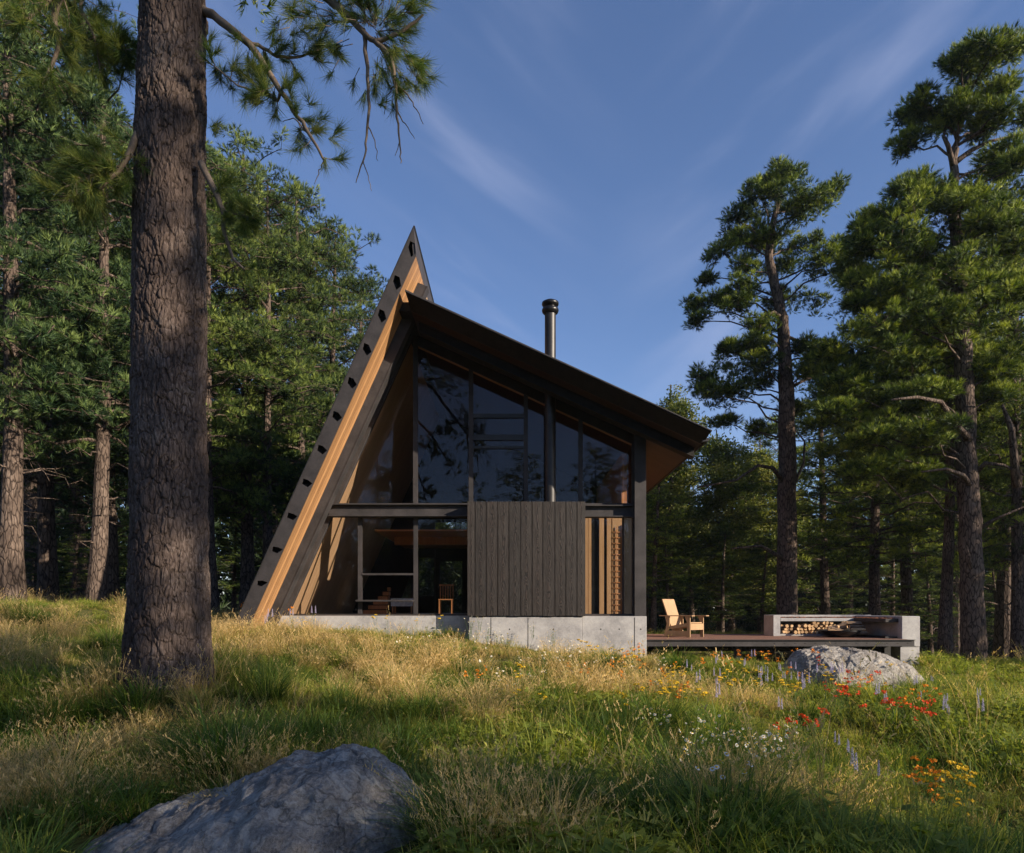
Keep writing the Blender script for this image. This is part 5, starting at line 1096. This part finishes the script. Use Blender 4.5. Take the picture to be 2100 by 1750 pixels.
# ------------------------------------------------------------------ flowers
def flower_proto(kind, seed):
    g = random.Random(seed); st = MB(); pe = MB(); ce = MB()
    def stem(h, lean, x0=0, y0=0):
        a = g.uniform(0, 6.28); q = [Vector((x0, y0, -.03))]; 
        for k in range(1, 5): q.append(Vector((x0+math.cos(a)*lean*(k/4)**1.5, y0+math.sin(a)*lean*(k/4)**1.5, h*k/4)))
        st.tube(q, [.003, .0027, .0024, .002, .0016], 4, False)
        for j in range(12):
            u = g.uniform(.1, .85); c = q[int(u*4)].lerp(q[int(u*4)+1], u*4-int(u*4)); la = g.uniform(0, 6.28); Ln = g.uniform(.03, .07)
            lv = Vector((math.cos(la), math.sin(la), g.uniform(0, .6)))*Ln; sv = Vector((-math.sin(la), math.cos(la), 0))*Ln*.18
            st.add([c, c+lv*.5-sv, c+lv, c+lv*.5+sv], [(0, 1, 2, 3)])
        return q[-1]
    def disc(c, r, n=9, tilt=None, cup=.2):
        nrm = Vector((g.gauss(0, .6), g.gauss(0, .6), .8)).normalized() if tilt is None else tilt; u = nrm.orthogonal().normalized(); v = nrm.cross(u)
        for k in range(n):
            a = 6.283*k/n; d = u*math.cos(a)+v*math.sin(a); s = nrm.cross(d)*r*math.pi/n*.85
            pe.add([c+d*r*.15, c+d*r*.7-s+nrm*r*cup*.5, c+d*r+nrm*r*cup, c+d*r*.7+s+nrm*r*cup*.5], [(0, 1, 2, 3)])
        return nrm
    if kind == 'daisy':
        for k in range(7):
            t = stem(g.uniform(.42, .66), g.uniform(.03, .16), g.uniform(-.08, .08), g.uniform(-.08, .08)); nr = disc(t, .023, 10, None, .05)
            ce.lathe([(.010, -.001), (.010, .005), (.001, .009)], t+nr*.002, 8)
    elif kind in ('yellow', 'orange', 'red'):
        for k in range(3):
            t = stem(g.uniform(.48, .68), g.uniform(.02, .12), g.uniform(-.06, .06), g.uniform(-.06, .06)); n = 12 if kind == 'yellow' else 7
            for j in range(n):
                a = g.uniform(0, 6.28); rr = .040*math.sqrt(g.random()); c = t+Vector((math.cos(a)*rr, math.sin(a)*rr, g.uniform(-.004, .012) if kind == 'yellow' else g.uniform(-.025, .025))); st.tube([t-Vector((0, 0, .03)), c], .0012, 3, False); disc(c, .014 if kind == 'yellow' else .019, 5, Vector((g.gauss(0, .8), g.gauss(0, .8), .7)).normalized(), .3)
    else:
        for k in range(2):
            h = g.uniform(.46, .64); t = stem(h, g.uniform(.02, .08), g.uniform(-.05, .05), g.uniform(-.05, .05))
            for j in range(42):
                z = j/42; a = j*2.4; r = .014*(1-z*.75); c = t+Vector((math.cos(a)*r, math.sin(a)*r, -.13+.17*z)); disc(c, .009*(1-z*.4), 4, Vector((math.cos(a), math.sin(a), .4)).normalized(), .5)
    return st.mesh('stems'), pe.mesh('petals'), ce.mesh('centres') if ce.v else None
FP = {k: [flower_proto(k, 600+10*i+j) for j in range(3)] for i, k in enumerate(('daisy', 'yellow', 'orange', 'red', 'lupin'))}
PM = {'daisy': 'white', 'yellow': 'yellow', 'orange': 'orange', 'red': 'red', 'lupin': 'purple'}
NM = {'daisy': 'daisy_plant', 'yellow': 'yellow_flower', 'orange': 'orange_flower', 'red': 'red_flower', 'lupin': 'lilac_flower_spike'}
frng = random.Random(5)
def flower(kind, px, py, label, group, s=1.0):
    h = .58*s; d = ground_hit(px, py, h)
    if 17.1 < d: d = 16.6
    o = empty(NM[kind], (wx(px, d), d, wz(py, d)-h if d > 16.5 else gz(wx(px, d), d)), frng.uniform(0, 6.28)); o.scale = (s,)*3; tag(o, label, 'flower', group)
    sm, pm, cm = FP[kind][frng.randrange(3)]
    for nm, me, mt in (('stem', sm, 'stem'), ('petals', pm, PM[kind]), ('flower_centre', cm, 'yellow')):
        if me is None: continue
        if not me.materials: me.materials.append(M[mt])
        q = bpy.data.objects.new(nm, me); C.objects.link(q); q.parent = o
def where(px, py):
    if px < 700: return 'beside the foot of the steep roof'
    if px < 940: return 'before the left part of the foundation'
    if px < 1060: return 'below the left edge of the clad box' if py < 1330 else 'in the grass below the clad box'
    if px < 1235: return 'in front of the clad box foundation'
    if px < 1375: return 'below the cabin corner post' if py < 1430 else 'in the middle of the meadow'
    if px < 1500: return 'below the armchair' if py < 1450 else 'in the left half of the daisy drift'
    if px < 1610: return 'left of the pale boulder' if py < 1450 else 'in the right half of the daisy drift'
    if px < 1730: return 'against the left half of the pale boulder' if py < 1400 else 'in the shade right of the daisy drift'
    if px < 1830: return 'against the right half of the pale boulder' if py < 1405 else 'in the meadow below the pale boulder'
    return 'right of the pale boulder' if py < 1500 else 'near the lower right corner'
FL = {}
def drift(kind, spots, sd, label, group):
    for px, py, n, sx, sy in spots:
        for k in range(int(n*1.5+.5)):
            a = px+frng.gauss(0, sx*1.5); b = py+frng.gauss(0, sy*1.5); FL.setdefault((kind, where(a, b)), []).append((a, b, frng.uniform(.6, 1.05)*sd, group))
WORD = {'daisy': 'white daisy plant', 'yellow': 'yellow umbel flower', 'orange': 'orange flower', 'red': 'red flower', 'lupin': 'lilac flower spike'}
def plant_all():
    for (kind, wh), L_ in FL.items():
        L_.sort()
        for k, (a, b, s_, gp) in enumerate(L_):
            lb = WORD[kind]+' '+wh if len(L_) == 1 else ('%s %s from the left %s' % (ORD[k], WORD[kind], wh) if k < 14 or len(L_) <= 20 else '%s %s from the right %s' % (ORD[len(L_)-1-k], WORD[kind], wh))
            flower(kind, a, b, lb, gp, s_)
drift('daisy', [(1500, 1520, 9, 40, 14), (1440, 1500, 5, 30, 14), (1560, 1510, 4, 18, 14)], 1.0, 'white daisy in the low drift right of centre', 'white daisies in the middle of the meadow')
drift('daisy', [(1145, 1335, 9, 28, 12), (1180, 1350, 5, 30, 8)], .9, 'white daisy in front of the concrete foundation', 'white daisies by the foundation')
drift('daisy', [(1080, 1350, 5, 45, 14), (1290, 1370, 4, 40, 12), (1000, 1285, 4, 20, 10), (870, 1300, 4, 30, 10), (985, 1310, 3, 14, 6), (1345, 1462, 2, 12, 4)], .9, 'white daisy left of the foundation drift', 'scattered white daisies')
drift('yellow', [(1120, 1370, 4, 50, 14), (1300, 1400, 4, 40, 14), (1385, 1395, 5, 12, 10), (1500, 1410, 4, 30, 10), (1650, 1400, 4, 25, 12), (1800, 1370, 3, 25, 8), (1230, 1330, 3, 20, 6), (1352, 1402, 2, 5, 4), (1607, 1402, 3, 14, 6), (1270, 1345, 4, 20, 8), (1550, 1372, 3, 20, 10), (1430, 1420, 3, 20, 6), (1700, 1380, 3, 15, 6), (800, 1272, 3, 50, 5)], .95, 'yellow umbel flower in the upper flower drift', 'yellow flowers in the upper meadow')
drift('yellow', [(1975, 1600, 4, 14, 8), (1925, 1605, 2, 8, 5), (1985, 1655, 1, 4, 4)], .9, 'yellow flower in the shaded lower right meadow', 'yellow flowers at lower right')
drift('orange', [(1450, 1350, 4, 40, 10), (1400, 1400, 3, 30, 14), (1200, 1370, 3, 30, 8), (1640, 1365, 4, 22, 14), (1760, 1390, 5, 30, 12), (1300, 1352, 4, 15, 8), (985, 1380, 3, 8, 6), (1600, 1345, 3, 25, 6), (1870, 1420, 3, 25, 8), (1520, 1340, 2, 25, 5), (520, 1250, 3, 30, 5)], .9, 'orange flower in the sunny meadow', 'orange flowers in the meadow')
drift('orange', [(1930, 1598, 3, 25, 8), (1290, 1345, 2, 10, 6)], .9, 'orange flower low in the meadow', 'orange flowers low in the meadow')
drift('red', [(1725, 1412, 5, 14, 7), (1800, 1450, 3, 20, 8), (1670, 1497, 3, 10, 10), (1900, 1468, 4, 10, 6), (1840, 1442, 2, 12, 6), (1690, 1360, 2, 8, 5), (1775, 1380, 2, 10, 5), (1620, 1490, 1, 5, 4)], .95, 'red flower in the right hand meadow', 'red flowers in the right meadow')
drift('lupin', [(1475, 1390, 2, 6, 6), (1560, 1365, 4, 20, 14), (1620, 1380, 5, 30, 12), (1700, 1370, 3, 20, 10), (1950, 1430, 4, 22, 8), (1880, 1400, 2, 10, 10), (1420, 1365, 2, 10, 8), (1795, 1540, 1, 25, 12), (1540, 1350, 3, 30, 8), (1835, 1400, 2, 15, 10), (560, 1250, 3, 25, 3), (1730, 1510, 1, 15, 8)], 1.0, 'lilac flower spike among the grasses', 'lilac flower spikes in the meadow')
plant_all()
# leafy plants standing up at the right edge
for k, (px, py, s) in enumerate([(1955, 1330, 1.0), (1835, 1345, .8), (2045, 1335, .9), (1880, 1350, .8), (135, 1200, .9), (2000, 1345, .8)]):
    if k == 0: lp = blade_mesh('leafy_plant', 16, .4, .75, .006, .2, .25, .2, 640, 5, True, 0, 'herb')
    d = 16.0 if px > 1000 else 15.0; x = wx(px, d); o = link('leafy_plant', lp, None); o.location = (x, d, gz(x, d)); o.scale = (s,)*3
    tag(o, ['leafy stalk plant before the tallest right pine', 'leafy stalk plant right of the pillar', 'leafy stalk plant near the right edge', 'leafy stalk plant between pillar and trunks', 'leafy stalk plant between the two left trunks', 'leafy stalk plant right of the tallest pine foot'][k], 'plant', 'leafy stalk plants')
print('done')

# ------------------------------------------------------------------ air between the trunks
if HAZE:
    hz = MB().box(-200, 200, -75, 200, -14, 40); hm = bpy.data.materials.new('haze'); hm.use_nodes = True; ht = hm.node_tree; ht.nodes.clear()
    ho = ht.nodes.new('ShaderNodeOutputMaterial'); pv = ht.nodes.new('ShaderNodeVolumePrincipled'); pv.inputs['Color'].default_value = (0.80, 0.88, 1.0, 1); pv.inputs['Density'].default_value = HAZE; pv.inputs['Anisotropy'].default_value = 0.3
    ht.links.new(pv.outputs[0], ho.inputs['Volume']); tag(hz.build('haze', hm), 'thin bluish haze in the air of the clearing', 'haze', kind='stuff')
